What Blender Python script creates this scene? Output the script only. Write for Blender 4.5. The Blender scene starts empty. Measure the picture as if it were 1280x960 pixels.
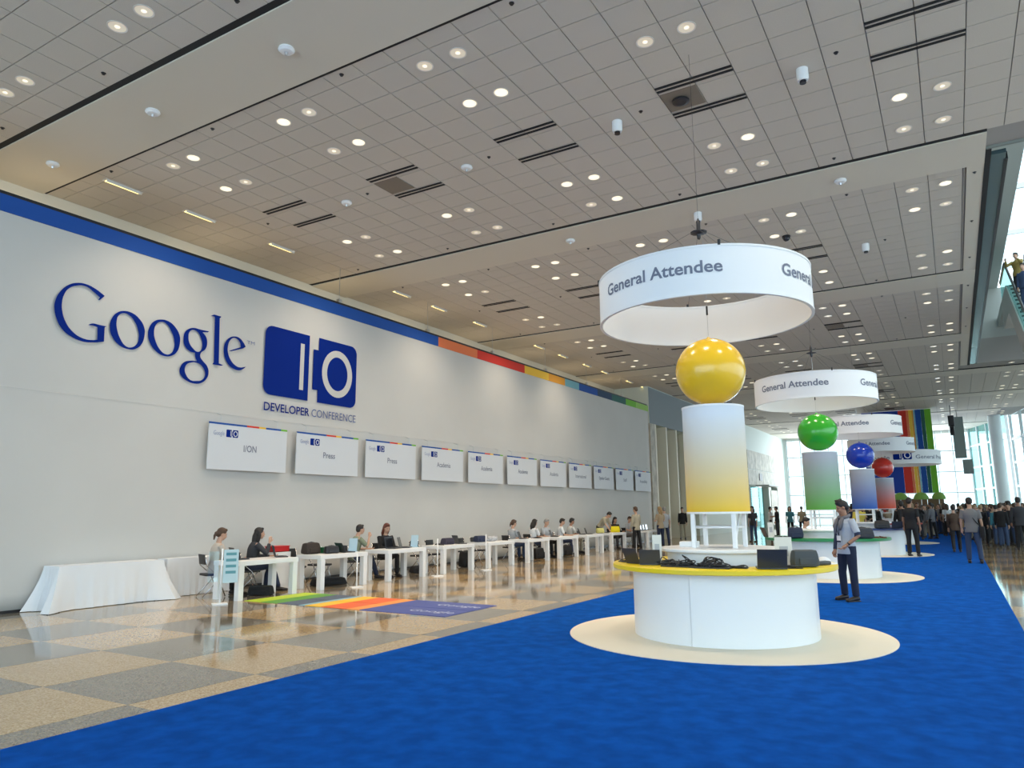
import bpy, bmesh, math, random
from mathutils import Vector, Matrix, Euler
random.seed(7)
PI = math.pi
SC = bpy.context.scene
COL = SC.collection

# ---------------------------------------------------------------- camera
cam_d = bpy.data.cameras.new('camera'); cam = bpy.data.objects.new('camera', cam_d); COL.objects.link(cam)
cam_d.sensor_width = 36.0; cam_d.lens = 25.652; cam_d.clip_end = 600; cam_d.clip_start = 0.05
CR = Vector(([0.8578500656387796, 0.5138147407227124, -0.009363605053248611])); CU = Vector(([0.09630058801364365, -0.14282936835974316, 0.9850512516017546])); CB = Vector(([0.5047964556450133, -0.8459280015166826, -0.17200684468422617]))
cam.matrix_world = Matrix(((CR.x, CU.x, CB.x, 0.0), (CR.y, CU.y, CB.y, 0.0), (CR.z, CU.z, CB.z, 1.63), (0, 0, 0, 1)))
SC.camera = cam

# ---------------------------------------------------------------- world, exposure
SC.view_settings.view_transform = 'Standard'; SC.view_settings.look = 'None'
SC.view_settings.gamma = 1.0; SC.view_settings.use_curve_mapping = False
SC.view_settings.exposure = 0.0
wd = bpy.data.worlds.new('sky'); SC.world = wd; wd.use_nodes = True
bg = wd.node_tree.nodes['Background']
bg.inputs[0].default_value = (0.82, 0.94, 1.0, 1); bg.inputs[1].default_value = 2.5

# ---------------------------------------------------------------- lights of the hall, added fill
def lamp(name, kind, loc, energy, color, rot=(0, 0, 0), **kw):
    d = bpy.data.lights.new(name, kind); d.energy = energy; d.color = color
    for k, v in kw.items(): setattr(d, k, v)
    o = bpy.data.objects.new(name, d); COL.objects.link(o); o.location = loc; o.rotation_euler = rot
    return o
WARM = (1.0, 0.80, 0.55)
# daylight entering by the glazed side of the hall (right of the carpet) and the glazed front behind the viewer
lamp('side_daylight', 'AREA', (10.6, 14.0, 6.0), 1250, (0.74, 0.88, 1.0), (0, PI/2, 0), shape='RECTANGLE', size=10.0, size_y=34.0)
lamp('far_daylight', 'AREA', (-6.0, 75.5, 4.2), 2200, (0.80, 0.92, 1.0), (-PI/2, 0, 0), shape='RECTANGLE', size=14.0, size_y=7.5)
lamp('front_daylight', 'AREA', (-4.0, -8.6, 4.2), 1000, (0.60, 0.80, 1.0), (PI/2, 0, 0), shape='RECTANGLE', size=22.0, size_y=7.0)
for j in range(-3, 2):
    for k in range(0, 5):
        lamp('downlight_lamp', 'SPOT', (-2.94 + 3.1125*j, 8.74 + 4.55*k, 8.30), 330, (1.0, 0.84, 0.64),
             spot_size=2.3, spot_blend=0.8, shadow_soft_size=0.35)
for k in range(8):
    lamp('wall_wash_lamp', 'SPOT', (-12.6, 9.5 + 3.9*k, 8.30), 460, (1.0, 0.68, 0.38), (0, -0.27, 0),
         spot_size=1.0, spot_blend=1.0, shadow_soft_size=0.3)
for k in range(10):   # unseen fill points added behind the fabric's top edge to warm the ceiling
    lamp('cove_fill', 'POINT', (-15.1, 3.0 + 4.0*k, 7.0), 24, (1.0, 0.80, 0.50), shadow_soft_size=0.25)
for k in range(4):  # added fill spots, no fixtures of their own, brightening the far left wall
    lamp('far_wall_fill', 'SPOT', (-11.5, 41.0 + 8.0*k, 8.30), 900, (1.0, 0.90, 0.74), (0, -0.5, 0), spot_size=2.4, spot_blend=1.0, shadow_soft_size=0.4)

# ---------------------------------------------------------------- helpers
MATS = {}
def mat(name, col, rough=0.6, metal=0.0, spec=0.5, noise=0.0, nscale=8.0, bump=0.0, bscale=60.0, emit=None, estr=0.0, trans=0.0, coat=0.0, dark=None):
    if name in MATS: return MATS[name]
    m = bpy.data.materials.new(name); m.use_nodes = True; nt = m.node_tree
    b = nt.nodes['Principled BSDF']
    b.inputs['Base Color'].default_value = (*col, 1); b.inputs['Roughness'].default_value = rough
    b.inputs['Metallic'].default_value = metal; b.inputs['Specular IOR Level'].default_value = spec
    if coat: b.inputs['Coat Weight'].default_value = coat; b.inputs['Coat Roughness'].default_value = 0.12
    if emit: b.inputs['Emission Color'].default_value = (*emit, 1); b.inputs['Emission Strength'].default_value = estr
    tc = nt.nodes.new('ShaderNodeTexCoord')
    if noise or dark:
        n = nt.nodes.new('ShaderNodeTexNoise'); n.inputs['Scale'].default_value = nscale; n.inputs['Detail'].default_value = 6
        nt.links.new(tc.outputs['Object'], n.inputs['Vector'])
        r = nt.nodes.new('ShaderNodeValToRGB'); r.color_ramp.elements[0].position = 0.35; r.color_ramp.elements[1].position = 0.65
        d = dark or tuple(c*(1-noise) for c in col)
        r.color_ramp.elements[0].color = (*d, 1); r.color_ramp.elements[1].color = (*[min(1, c*(1+noise*0.5)) for c in col], 1)
        nt.links.new(n.outputs['Fac'], r.inputs['Fac']); nt.links.new(r.outputs['Color'], b.inputs['Base Color'])
    if bump:
        n2 = nt.nodes.new('ShaderNodeTexNoise'); n2.inputs['Scale'].default_value = bscale; n2.inputs['Detail'].default_value = 4
        nt.links.new(tc.outputs['Object'], n2.inputs['Vector'])
        bp = nt.nodes.new('ShaderNodeBump'); bp.inputs['Strength'].default_value = bump; bp.inputs['Distance'].default_value = 0.01
        nt.links.new(n2.outputs['Fac'], bp.inputs['Height']); nt.links.new(bp.outputs['Normal'], b.inputs['Normal'])
    MATS[name] = m; return m

def glass_mat(name, tint=(0.9, 0.98, 0.98), gloss=0.08):
    if name in MATS: return MATS[name]
    m = bpy.data.materials.new(name); m.use_nodes = True; nt = m.node_tree
    nt.nodes.remove(nt.nodes['Principled BSDF'])
    t = nt.nodes.new('ShaderNodeBsdfTransparent'); t.inputs[0].default_value = (*tint, 1)
    g = nt.nodes.new('ShaderNodeBsdfGlossy'); g.inputs[0].default_value = (*tint, 1); g.inputs['Roughness'].default_value = 0.03
    mx = nt.nodes.new('ShaderNodeMixShader'); mx.inputs[0].default_value = gloss
    nt.links.new(t.outputs[0], mx.inputs[1]); nt.links.new(g.outputs[0], mx.inputs[2])
    nt.links.new(mx.outputs[0], nt.nodes['Material Output'].inputs[0])
    MATS[name] = m; return m

class MB:
    """collects simple solids and links them as ONE mesh object"""
    def __init__(s): s.v = []; s.f = []; s.mi = []; s.cur = 0
    def add(s, vs, fs):
        n = len(s.v); s.v += [tuple(v) for v in vs]; s.f += [tuple(i+n for i in f) for f in fs]; s.mi += [s.cur]*len(fs); return s
    def box(s, c, d, rot=None, bev=0.0):
        if bev > 0:
            bm = bmesh.new(); bmesh.ops.create_cube(bm, size=1.0)
            for v in bm.verts: v.co = Vector((v.co.x*d[0], v.co.y*d[1], v.co.z*d[2]))
            bmesh.ops.bevel(bm, geom=list(bm.edges), offset=bev, segments=2, affect='EDGES', profile=0.6)
            bm.verts.index_update(); vs = [v.co.copy() for v in bm.verts]; fs = [[v.index for v in f.verts] for f in bm.faces]; bm.free()
        else:
            vs = [Vector((x*d[0]/2, y*d[1]/2, z*d[2]/2)) for x in (-1, 1) for y in (-1, 1) for z in (-1, 1)]
            fs = [(0, 1, 3, 2), (4, 6, 7, 5), (0, 4, 5, 1), (2, 3, 7, 6), (0, 2, 6, 4), (1, 5, 7, 3)]
        if rot: R = Euler(rot).to_matrix(); vs = [R @ v for v in vs]
        c = Vector(c); return s.add([v + c for v in vs], fs)
    def b2(s, x0, x1, y0, y1, z0, z1, bev=0.0):
        return s.box(((x0+x1)/2, (y0+y1)/2, (z0+z1)/2), (abs(x1-x0), abs(y1-y0), abs(z1-z0)), bev=bev)
    def lathe(s, prof, c=(0, 0, 0), seg=32, cap=True, a0=0.0, a1=2*PI):
        full = abs(a1-a0-2*PI) < 1e-6; n = seg if full else seg+1; vs = []; fs = []
        for r, z in prof:
            for i in range(n):
                a = a0+(a1-a0)*i/seg; vs.append((c[0]+r*math.cos(a), c[1]+r*math.sin(a), c[2]+z))
        for j in range(len(prof)-1):
            for i in range(seg):
                k = (i+1) % n; fs.append((j*n+i, j*n+k, (j+1)*n+k, (j+1)*n+i))
        if cap and full:
            if prof[0][0] > 1e-5: fs.append(tuple(range(n-1, -1, -1)))
            if prof[-1][0] > 1e-5: fs.append(tuple((len(prof)-1)*n+i for i in range(n)))
        return s.add(vs, fs)
    def tube(s, pts, rad, seg=8, cap=True, sc=(1, 1)):
        pts = [Vector(p) for p in pts]; n = len(pts)
        if not hasattr(rad, '__len__'): rad = [rad]*n
        vs = []; fs = []; up = Vector((0, 0, 1)); prevx = None
        for i, p in enumerate(pts):
            t = (pts[min(i+1, n-1)]-pts[max(i-1, 0)])
            t = t.normalized() if t.length > 1e-9 else Vector((0, 0, 1))
            if prevx is None:
                a = Vector((1, 0, 0)) if abs(t.x) < 0.9 else Vector((0, 1, 0))
                x = (a - t*a.dot(t)).normalized()
            else: x = (prevx - t*prevx.dot(t)).normalized()
            prevx = x; y = t.cross(x)
            for k in range(seg):
                a = 2*PI*k/seg; vs.append(p + x*(rad[i]*sc[0]*math.cos(a)) + y*(rad[i]*sc[1]*math.sin(a)))
        for j in range(n-1):
            for k in range(seg):
                q = (k+1) % seg; fs.append((j*seg+k, j*seg+q, (j+1)*seg+q, (j+1)*seg+k))
        if cap: fs.append(tuple(range(seg-1, -1, -1))); fs.append(tuple((n-1)*seg+k for k in range(seg)))
        return s.add(vs, fs)
    def cap_tube(s, pts, rad, seg=10):
        """tube with rounded ends"""
        pts = [Vector(p) for p in pts]; rad = list(rad)
        a = (pts[0]-pts[1]).normalized(); b = (pts[-1]-pts[-2]).normalized()
        P = [pts[0]+a*rad[0]*0.95, pts[0]+a*rad[0]*0.7, pts[0]+a*rad[0]*0.35]+pts+[pts[-1]+b*rad[-1]*0.35, pts[-1]+b*rad[-1]*0.7, pts[-1]+b*rad[-1]*0.95]
        R = [rad[0]*0.3, rad[0]*0.72, rad[0]*0.94]+rad+[rad[-1]*0.94, rad[-1]*0.72, rad[-1]*0.3]
        return s.tube(P, R, seg)
    def ell(s, c, r, seg=16, rings=10, rot=None):
        vs = []; fs = []; R = Euler(rot).to_matrix() if rot else Matrix.Identity(3); c = Vector(c)
        for j in range(1, rings):
            th = PI*j/rings
            for i in range(seg):
                a = 2*PI*i/seg; vs.append(c+R@Vector((r[0]*math.sin(th)*math.cos(a), r[1]*math.sin(th)*math.sin(a), r[2]*math.cos(th))))
        vs.append(c+R@Vector((0, 0, r[2]))); vs.append(c+R@Vector((0, 0, -r[2]))); T = len(vs)-2; B = len(vs)-1
        for j in range(rings-2):
            for i in range(seg):
                k = (i+1) % seg; fs.append((j*seg+i, (j+1)*seg+i, (j+1)*seg+k, j*seg+k))
        for i in range(seg):
            k = (i+1) % seg; fs.append((T, i, k)); fs.append((B, (rings-2)*seg+k, (rings-2)*seg+i))
        return s.add(vs, fs)
    def prism(s, poly, f, t0, t1):
        """polygon extruded: f maps (u, v, t) to a point"""
        n = len(poly); vs = [f(u, v, t0) for u, v in poly]+[f(u, v, t1) for u, v in poly]
        fs = [tuple(range(n-1, -1, -1)), tuple(range(n, 2*n))]+[(i, (i+1) % n, n+(i+1) % n, n+i) for i in range(n)]
        return s.add(vs, fs)
    def mesh(s, name, mats, smooth=False):
        me = bpy.data.meshes.new(name); me.from_pydata(s.v, [], s.f)
        if not isinstance(mats, (list, tuple)): mats = [mats]
        for m in mats: me.materials.append(m)
        if len(mats) > 1: me.polygons.foreach_set('material_index', s.mi)
        bm = bmesh.new(); bm.from_mesh(me); bmesh.ops.recalc_face_normals(bm, faces=bm.faces); bm.to_mesh(me); bm.free()
        if smooth: me.shade_smooth()
        if smooth == 'auto':
            try: me.set_sharp_from_angle(angle=0.6)
            except Exception: pass
        me.update(); return me
    def obj(s, name, mats, parent=None, smooth=False, loc=None):
        return link(name, s.mesh(name, mats, smooth), parent, loc)
def link(name, data, parent=None, loc=None, rz=None):
    o = bpy.data.objects.new(name, data); COL.objects.link(o)
    if parent: o.parent = parent
    if loc is not None: o.location = loc
    if rz is not None: o.rotation_euler = (0, 0, rz)
    return o
def tag(o, label=None, cat=None, group=None, kind=None):
    if label: o['label'] = label
    if cat: o['category'] = cat
    if group: o['group'] = group
    if kind: o['kind'] = kind
    return o
def thing(name, label, cat, loc=(0, 0, 0), rz=0.0, group=None):
    return tag(link(name, None, None, loc, rz), label, cat, group)
def copy_tree(o, parent=None):
    c = o.copy(); COL.objects.link(c)
    if parent: c.parent = parent
    for ch in list(o.children): copy_tree(ch, c)
    return c
TXT = {}
def text_mesh(s, size, bold=0.0, depth=0.002, align='LEFT'):
    """flat lettering in the xy plane, from the built-in font, as vertices and faces"""
    k = (s, size, bold, align)
    if k in TXT: return TXT[k]
    c = bpy.data.curves.new('t', 'FONT'); c.body = s; c.size = size; c.align_x = align; c.offset = bold; c.extrude = 0; c.resolution_u = 3
    o = bpy.data.objects.new('t', c); COL.objects.link(o)
    dg = bpy.context.evaluated_depsgraph_get(); me = bpy.data.meshes.new_from_object(o.evaluated_get(dg))
    v = [tuple(x.co) for x in me.vertices]; f = [tuple(p.vertices) for p in me.polygons]
    bpy.data.objects.remove(o); bpy.data.meshes.remove(me); bpy.data.curves.remove(c)
    TXT[k] = (v, f); return TXT[k]
def wall_pt(x):   # lettering on a plane facing +x, running along +y
    return lambda u, v, t: (x+t, u, v)

# ---------------------------------------------------------------- materials
M_cream = mat('cream_soffit_paint', (0.66, 0.61, 0.52), 0.85)
M_tile = mat('grey_acoustic_tile', (0.60, 0.55, 0.485), 0.95, noise=0.05, nscale=90)
M_black = mat('black_reveal', (0.012, 0.012, 0.013), 0.8)
M_groove = mat('grid_shadow_gap', (0.34, 0.32, 0.30), 0.9)
M_fabric = mat('white_stretch_fabric', (0.61, 0.60, 0.575), 0.9, noise=0.03, nscale=0.5)
M_white = mat('white_laminate', (0.84, 0.85, 0.86), 0.35)
M_whitef = mat('white_tension_fabric', (0.86, 0.87, 0.89), 0.8)
M_blue = mat('logo_blue_ink', (0.003, 0.022, 0.22), 0.8, spec=0.08)
M_grey_ink = mat('grey_ink', (0.17, 0.19, 0.26), 0.7)
M_carpet = mat('blue_carpet', (0.002, 0.085, 0.42), 0.97, spec=0.05, noise=0.22, nscale=5.0, bump=0.6, bscale=260)
M_disc = mat('cream_vinyl_disc', (0.80, 0.74, 0.62), 0.6)
M_steel = mat('brushed_steel', (0.55, 0.56, 0.58), 0.3, metal=1.0)
M_dsteel = mat('dark_metal', (0.05, 0.05, 0.055), 0.4, metal=0.6)
M_blackp = mat('black_plastic', (0.015, 0.015, 0.018), 0.4)
M_cloth = mat('white_tablecloth', (0.83, 0.85, 0.88), 0.9)
M_can = mat('downlight_trim', (0.75, 0.72, 0.66), 0.4)
M_lit = mat('lit_lamp', (1, 0.95, 0.8), 0.5, emit=(1.0, 0.87, 0.66), estr=0.95)
M_dim = mat('dim_lamp', (0.8, 0.75, 0.65), 0.3, emit=(1.0, 0.80, 0.56), estr=0.28)
M_strip = mat('lit_strip', (1, 0.9, 0.6), 0.5, emit=(1.0, 0.74, 0.24), estr=3.4)
M_stone = mat('travertine', (0.50, 0.47, 0.40), 0.7, noise=0.25, nscale=2.2)
M_fin = mat('pale_fin', (0.74, 0.70, 0.58), 0.6)
M_recess = mat('olive_recess_panel', (0.45, 0.41, 0.28), 0.8, noise=0.06, nscale=1.0)
M_mull = mat('white_mullion', (0.70, 0.76, 0.78), 0.4)
M_glass = glass_mat('clear_glass', (0.93, 0.99, 1.0), 0.07)
M_teal = glass_mat('teal_glass', (0.62, 0.84, 0.84), 0.14)
M_tealp = mat('teal_painted_metal', (0.16, 0.26, 0.27), 0.35)
M_upper = mat('upper_hall_paint', (0.42, 0.44, 0.42), 0.8)

def speckle(name, a, b, rough=0.07):
    m = bpy.data.materials.new(name); m.use_nodes = True; nt = m.node_tree; p = nt.nodes['Principled BSDF']
    tc = nt.nodes.new('ShaderNodeTexCoord'); v = nt.nodes.new('ShaderNodeTexVoronoi'); v.inputs['Scale'].default_value = 75
    geo = nt.nodes.new('ShaderNodeNewGeometry')
    nt.links.new(geo.outputs['Position'], v.inputs['Vector'])
    r = nt.nodes.new('ShaderNodeValToRGB'); r.color_ramp.elements[0].color = (*a, 1); r.color_ramp.elements[1].color = (*b, 1)
    r.color_ramp.elements[0].position = 0.25; r.color_ramp.elements[1].position = 0.8
    sp = nt.nodes.new('ShaderNodeSeparateColor'); nt.links.new(v.outputs['Color'], sp.inputs[0])
    nt.links.new(sp.outputs[0], r.inputs['Fac']); nt.links.new(r.outputs['Color'], p.inputs['Base Color'])
    p.inputs['Roughness'].default_value = rough; p.inputs['Specular IOR Level'].default_value = 0.6
    MATS[name] = m; return m
M_tan = speckle('tan_terrazzo', (0.42, 0.28, 0.13), (0.60, 0.44, 0.24))
M_grey = speckle('grey_terrazzo', (0.16, 0.14, 0.11), (0.30, 0.26, 0.20))

# ================================================================ SETTING
CZ = 8.41
# floor: a slab with terrazzo tiles, the ones right and left of the carpet
fl = MB().b2(-40, 16, -10, 76, -0.12, -0.012).obj('floor', M_groove); tag(fl, kind='structure')
P = 1.38; tm = {}
for k, mm in ((0, M_tan), (1, M_grey)):
    tm[k] = MB().box((0, 0, -0.006), (P-0.008, P-0.008, 0.016)).mesh('floor_tile', mm)
cand = []
for i in range(-9, 13):
    for j in range(-6, 54):
        cx = -6.35+P*(i+0.5); cy = 4.05+1.37*(j+0.5)
        if cx < -14.5 and cy < 38.5: continue
        if -5.9 < cx-0.7 and cx+0.7 < 0.6: continue
        if cx > 10.6: continue
        cand.append((i, j, cx, cy))
def seen(x, y, z, m=0.08):
    d = Vector((x, y, z-1.63)); w = -d.dot(CB)
    if w < 0.3: return False
    u = d.dot(CR)/w*0.7125; v = d.dot(CU)/w*0.7125
    return abs(u) < 0.5+m and abs(v) < 0.375+m
cand.sort(key=lambda c: (not seen(c[2], c[3], 0), math.hypot(c[2], c[3])))
rest = {0: MB(), 1: MB()}
for n, (i, j, cx, cy) in enumerate(cand):
    k = (i+j) % 2
    if n < 300:
        o = link('floor_tile', tm[k], fl, (cx, cy, 0))
    else: rest[k].box((cx, cy, -0.006), (P-0.008, P-0.008, 0.016))
for k, mm in ((0, M_tan), (1, M_grey)):
    if rest[k].v: tag(rest[k].obj('floor_tile_field', mm, fl), kind='stuff')

cp = MB().b2(-5.92, 0.62, -9.5, 71, 0.004, 0.016).obj('carpet', M_carpet)
tag(cp, 'wide royal blue carpet running down the hall under the round booths', 'carpet')

# ceiling: backing slab, tiles, soffit beams
ce = MB().b2(-16.6, 0.95, -9, 15.9, CZ+0.03, CZ+1.2)
ce.b2(0.95, 14, -9, 15.9, CZ+0.03, CZ+1.2); ce.b2(-16.6, 1.17, 15.9, 41, CZ+0.03, CZ+1.2); ce.b2(-16.6, 9.0, 41, 66, CZ+0.03, CZ+1.2)
ce.b2(-16.6, 3.6, 66, 73.5, CZ+0.03, CZ+1.2); ce.b2(7.5, 14, 15.9, 41, CZ+0.03, CZ+1.2)
ceil = ce.obj('ceiling', M_groove); tag(ceil, kind='structure')
BY0 = 5.93; PER = 9.1; TX = 0.6225; TY = 0.6083
tmesh = MB().box((0, 0, 0.012), (TX-0.014, TY-0.014, 0.024)).mesh('ceiling_tile', M_tile)
tiles = []
for b in range(-1, 8):
    y0 = BY0+1.5+PER*b; y1 = BY0+PER*(b+1)
    kmax = 7 if y0 < 10 else 6
    if y0 < 10: kmax = 16
    if y0 > 41: kmax = 14
    for k in range(-21, kmax):
        x0 = -2.94+TX*k
        if y0 > 60 and x0 > 3: continue
        yy = y0; 
        # rows follow the lamp rows: lines at 7.82 + n*TY
        base = 7.82+PER*b; n0 = math.floor((y0-base)/TY)
        for n in range(n0, n0+15):
            a = max(base+n*TY, y0); c = min(base+(n+1)*TY, y1)
            if c-a < 0.06: continue
            tiles.append((x0+TX/2, (a+c)/2, c-a))
tiles.sort(key=lambda t: (not seen(t[0], t[1], CZ, 0.02), math.hypot(t[0], t[1])))
rs = MB(); part_m = {}
for n, (x, y, h) in enumerate(tiles):
    if n < 300:
        if h > TY-0.01: me = tmesh
        else:
            kk = round(h, 2)
            if kk not in part_m: part_m[kk] = MB().box((0, 0, 0.012), (TX-0.014, h-0.014, 0.024)).mesh('ceiling_tile', M_tile)
            me = part_m[kk]
        link('ceiling_tile', me, ceil, (x, y, CZ))
    else: rs.box((x, y, CZ+0.012), (TX-0.014, h-0.014, 0.024))
tag(rs.obj('tile_field', M_tile, ceil), kind='stuff')
for b in range(-1, 8):
    y0 = BY0+PER*b; x1 = 14 if y0 < 15 else (1.16 if y0 < 40 else 9.0)
    if y0 > 60: x1 = 3.4
    m = MB().b2(-16.6, x1, y0+0.08, y0+1.5, CZ-0.03, CZ+0.06)
    m.obj('soffit_beam', M_cream, ceil)
    r = MB().b2(-16.02, x1 if x1 < 13 else 13, y0-0.03, y0+0.08, CZ-0.006, CZ+0.05)
    if b == 0: r.b2(-16.02, 13, y0+1.5, y0+1.57, CZ-0.006, CZ+0.05)
    r.obj('dark_reveal', M_black, ceil)
# cream margins along the wall and along the opening
MB().b2(-16.9, -16.02, -9, 73.5, CZ-0.25, CZ+0.06, bev=0.05).obj('wall_cove', M_cream, ceil)
mm = MB().b2(0.80, 0.84, 16.5, 41, CZ-0.004, CZ+0.02); mm.obj('dark_reveal', M_groove, ceil)
MB().b2(0.86, 1.16, 16.45, 41, CZ-0.02, CZ+0.05).obj('soffit_margin', M_cream, ceil)

# left wall behind the fabric, further stone wall
wl = MB().b2(-17.2, -16.6, -9, 38.2, 0, 9.6).obj('wall_left', M_cream); tag(wl, kind='structure')
# ---------------------------------------------------------------- far left wall: stone with tall fins and recesses
wr = MB().b2(-17.2, -16.9, 38.2, 77, 0, 9.6).b2(-16.9, -14.0, 38.15, 77, 6.35, 9.0)
wr.b2(-14.6, -14.0, 46.5, 57.5, 0, 6.35); wr.b2(-14.6, -14.0, 71.4, 77, 0, 6.35); wr.b2(-14.6, -14.0, 59.6, 71.4, 3.6, 6.35)
wr.b2(-14.6, -14.0, 67.6, 68.6, 0, 3.6)
w2 = wr.obj('wall_left', mat('pale_green_wall', (0.60, 0.66, 0.62), 0.7)); tag(w2, kind='structure')
MB().b2(-14.05, -13.985, 38.2, 58.0, 6.35, 8.36).obj('header_panel', mat('blue_grey_header', (0.24, 0.28, 0.30), 0.8), w2)
for y in (39.0, 40.8, 42.6, 45.2, 58.0):
    MB().b2(-14.7, -13.95, y-0.09, y+0.09, 0, 6.35, bev=0.01).obj('wall_fin', M_fin, w2)
for a, b in ((39.1, 40.7), (40.9, 42.5), (42.7, 45.1), (45.3, 46.5)):
    m = MB()
    for q in range(6):
        yy = a+(b-a)*q/6; m.b2(-14.75, -14.7, yy+0.01, yy+(b-a)/6-0.01, 0, 6.35)
    m.obj('recess_panel', M_recess, w2)
MB().b2(-14.6, -13.97, 38.2, 38.9, 0, 6.35).obj('stone_pier', M_stone, w2)
for q in range(4):
    for r in range(4):
        if r < 2 and q < 3: continue
        MB().b2(-14.02, -13.96, 60.2+2.7*q+0.02, 60.2+2.7*(q+1)-0.02, 0.2+1.55*r+0.02+(0.25 if r == 2 else 0), 0.2+1.55*(r+1)-0.02, bev=0.01).obj('stone_slab', M_stone, w2)
MB().b2(-13.95, -13.9, 64.0, 65.0, 4.0, 4.6).obj('notice_board', mat('grey_notice', (0.25, 0.24, 0.24), 0.6), w2)
MB().b2(-14.0, -12.9, 62.6, 67.0, 3.5, 3.6).obj('entrance_canopy', mat('canopy_grey', (0.4, 0.42, 0.41), 0.6), w2)
MB().b2(-14.5, -14.45, 63.0, 67.4, 0, 3.5).obj('glass_door', M_teal, w2)
# pol = MB().b2(-13.9, -13.3, 72.2, 72.8, 0, 0.15).b2(-13.7, -13.5, 72.4, 72.6, 0.1, 1.4)

# ---------------------------------------------------------------- far glazed wall
def facade(name, a, b, z0, z1, pitch, z_first, z_pitch, mull=0.07, gm=None, deep=0.18):
    a = Vector((a[0], a[1], 0)); b = Vector((b[0], b[1], 0)); d = b-a; L = d.length; rz = math.atan2(d.y, d.x)
    root = link(name, None, None, a, rz); tag(root, kind='structure')
    n = max(1, round(L/pitch)); p = L/n
    zs = [z0]
    z = z_first
    while z < z1-0.3: zs.append(z); z += z_pitch
    zs.append(z1)
    vm = MB().box((0, 0, (z1-z0)/2), (mull, deep, z1-z0)).mesh('mullion', M_mull)
    for i in range(n+1): link('mullion', vm, root, (i*p, 0, z0))
    for zz in zs: MB().box((L/2, 0, zz), (L, deep*0.7, mull*1.3)).obj('rail', M_mull, root)
    pm = {}
    for i in range(n):
        for j in range(len(zs)-1):
            h = zs[j+1]-zs[j]; k = round(h, 3)
            if k not in pm: pm[k] = MB().box((0, 0, 0), (p-mull, 0.012, h-mull)).mesh('pane', gm or M_glass)
            link('pane', pm[k], root, ((i+0.5)*p, 0, (zs[j]+zs[j+1])/2))
    return root
facade('window_1', (-13.9, 76.8), (1.6, 76.0), 0, CZ+0.6, 1.3, 1.05, 1.85)
facade('window_2', (1.65, 75.8), (4.0, 67.4), 0, CZ+0.6, 2.1, 1.3, 1.85, gm=M_teal, mull=0.12)
facade('window_3', (4.2, 66.6), (14.6, -6.0), 0, CZ+0.1, 3.0, 1.4, 1.75, mull=0.14)
facade('window_4', (-16.8, -9.3), (14.6, -9.0), 0, CZ+0.1, 3.2, 2.4, 2.4, mull=0.14)
col = MB().lathe([(0.42, 0), (0.42, CZ+0.05)], (3.15, 65.5, 0), 28).obj('trim_1', mat('white_column_paint', (0.72, 0.80, 0.82), 0.5), smooth='auto'); tag(col, kind='structure')
gr = MB().b2(-200, 200, -120, 300, -0.3, -0.13).obj('ground', mat('pale_paving', (0.62, 0.64, 0.64), 0.9)); tag(gr, kind='structure')
# ---------------------------------------------------------------- upper level above the opening in the ceiling
up = MB()
up.b2(1.17, 2.75, 15.9, 16.1, CZ+1.1, 12.2)
up.b2(1.0, 2.75, 16.1, 44, 12.0, 12.4)          # upper soffit
up.b2(0.95, 1.17, 16, 44, CZ+1.2, 12.0)
up.b2(1.17, 9, 41.0, 41.3, CZ+1.2, 12.0)
uo = up.obj('trim_2', M_upper); tag(uo, kind='structure')
MB().b2(1.16, 1.26, 15.9, 41.0, CZ-0.03, CZ+0.16).obj('opening_edge', M_black, uo)
MB().b2(1.26, 1.52, 16.3, 41.0, CZ+0.02, CZ+0.1).obj('edge_glass_strip', mat('teal_edge_panel', (0.10, 0.16, 0.175), 0.25), uo)
MB().b2(1.5, 1.56, 16.6, 41.0, CZ+0.0, CZ+0.16).obj('edge_trim', M_dsteel, uo)
MB().b2(1.17, 7.5, 15.84, 15.9, CZ-0.02, CZ+1.2).obj('opening_face', mat('dark_green_grey', (0.22, 0.24, 0.22), 0.7), uo)
# skylight over the escalator
sk = link('window_5', None, None, (2.75, 16, 14.0)); tag(sk, kind='structure')
for k in range(6):
    MB().box((3.2, 5.75*k, 0), (7.0, 0.12, 0.2)).obj('rafter', M_mull, sk)
for k in range(5):
    MB().box((3.2, 5.75*k+2.875, 0.1), (7.0, 5.6, 0.02)).obj('pane', M_glass, sk)

# ---------------------------------------------------------------- escalator rising over the right side of the hall
es = thing('escalator', 'glass sided escalator rising to the upper floor at the right edge', 'escalator', (2.6, 31.3, 8.7))
SL = 0.62; ang = math.atan(SL); Ls = 30.0
def along(t, dx, dz): return (dx, t*math.cos(ang)-math.sin(ang)*0, t*math.sin(ang)+dz)
tr = MB(); tr.prism([(-14, -14*SL-1.5), (3.4, 3.4*SL-1.5), (6.5, 3.4*SL-1.5), (6.5, 3.4*SL-0.35), (3.4, 3.4*SL-0.35), (-14, -14*SL-0.35)], lambda u, v, t: (t, u, v), 0.0, 1.5)
tr.obj('truss_cladding', mat('beige_cladding', (0.50, 0.47, 0.43), 0.6), es)
gl = MB(); gl.prism([(-14, -14*SL-0.35), (3.4, 3.4*SL-0.35), (6.5, 3.4*SL-0.35), (6.5, 3.4*SL+0.55), (3.4, 3.4*SL+0.55), (-14, -14*SL+0.55)], lambda u, v, t: (t, u, v), 0.05, 0.07)
gl.obj('glass_balustrade', M_teal, es)
gl = MB(); gl.prism([(-14, -14*SL-0.35), (3.4, 3.4*SL-0.35), (6.5, 3.4*SL-0.35), (6.5, 3.4*SL+0.55), (3.4, 3.4*SL+0.55), (-14, -14*SL+0.55)], lambda u, v, t: (t, u, v), 1.43, 1.45)
gl.obj('glass_balustrade', M_teal, es)
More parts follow.
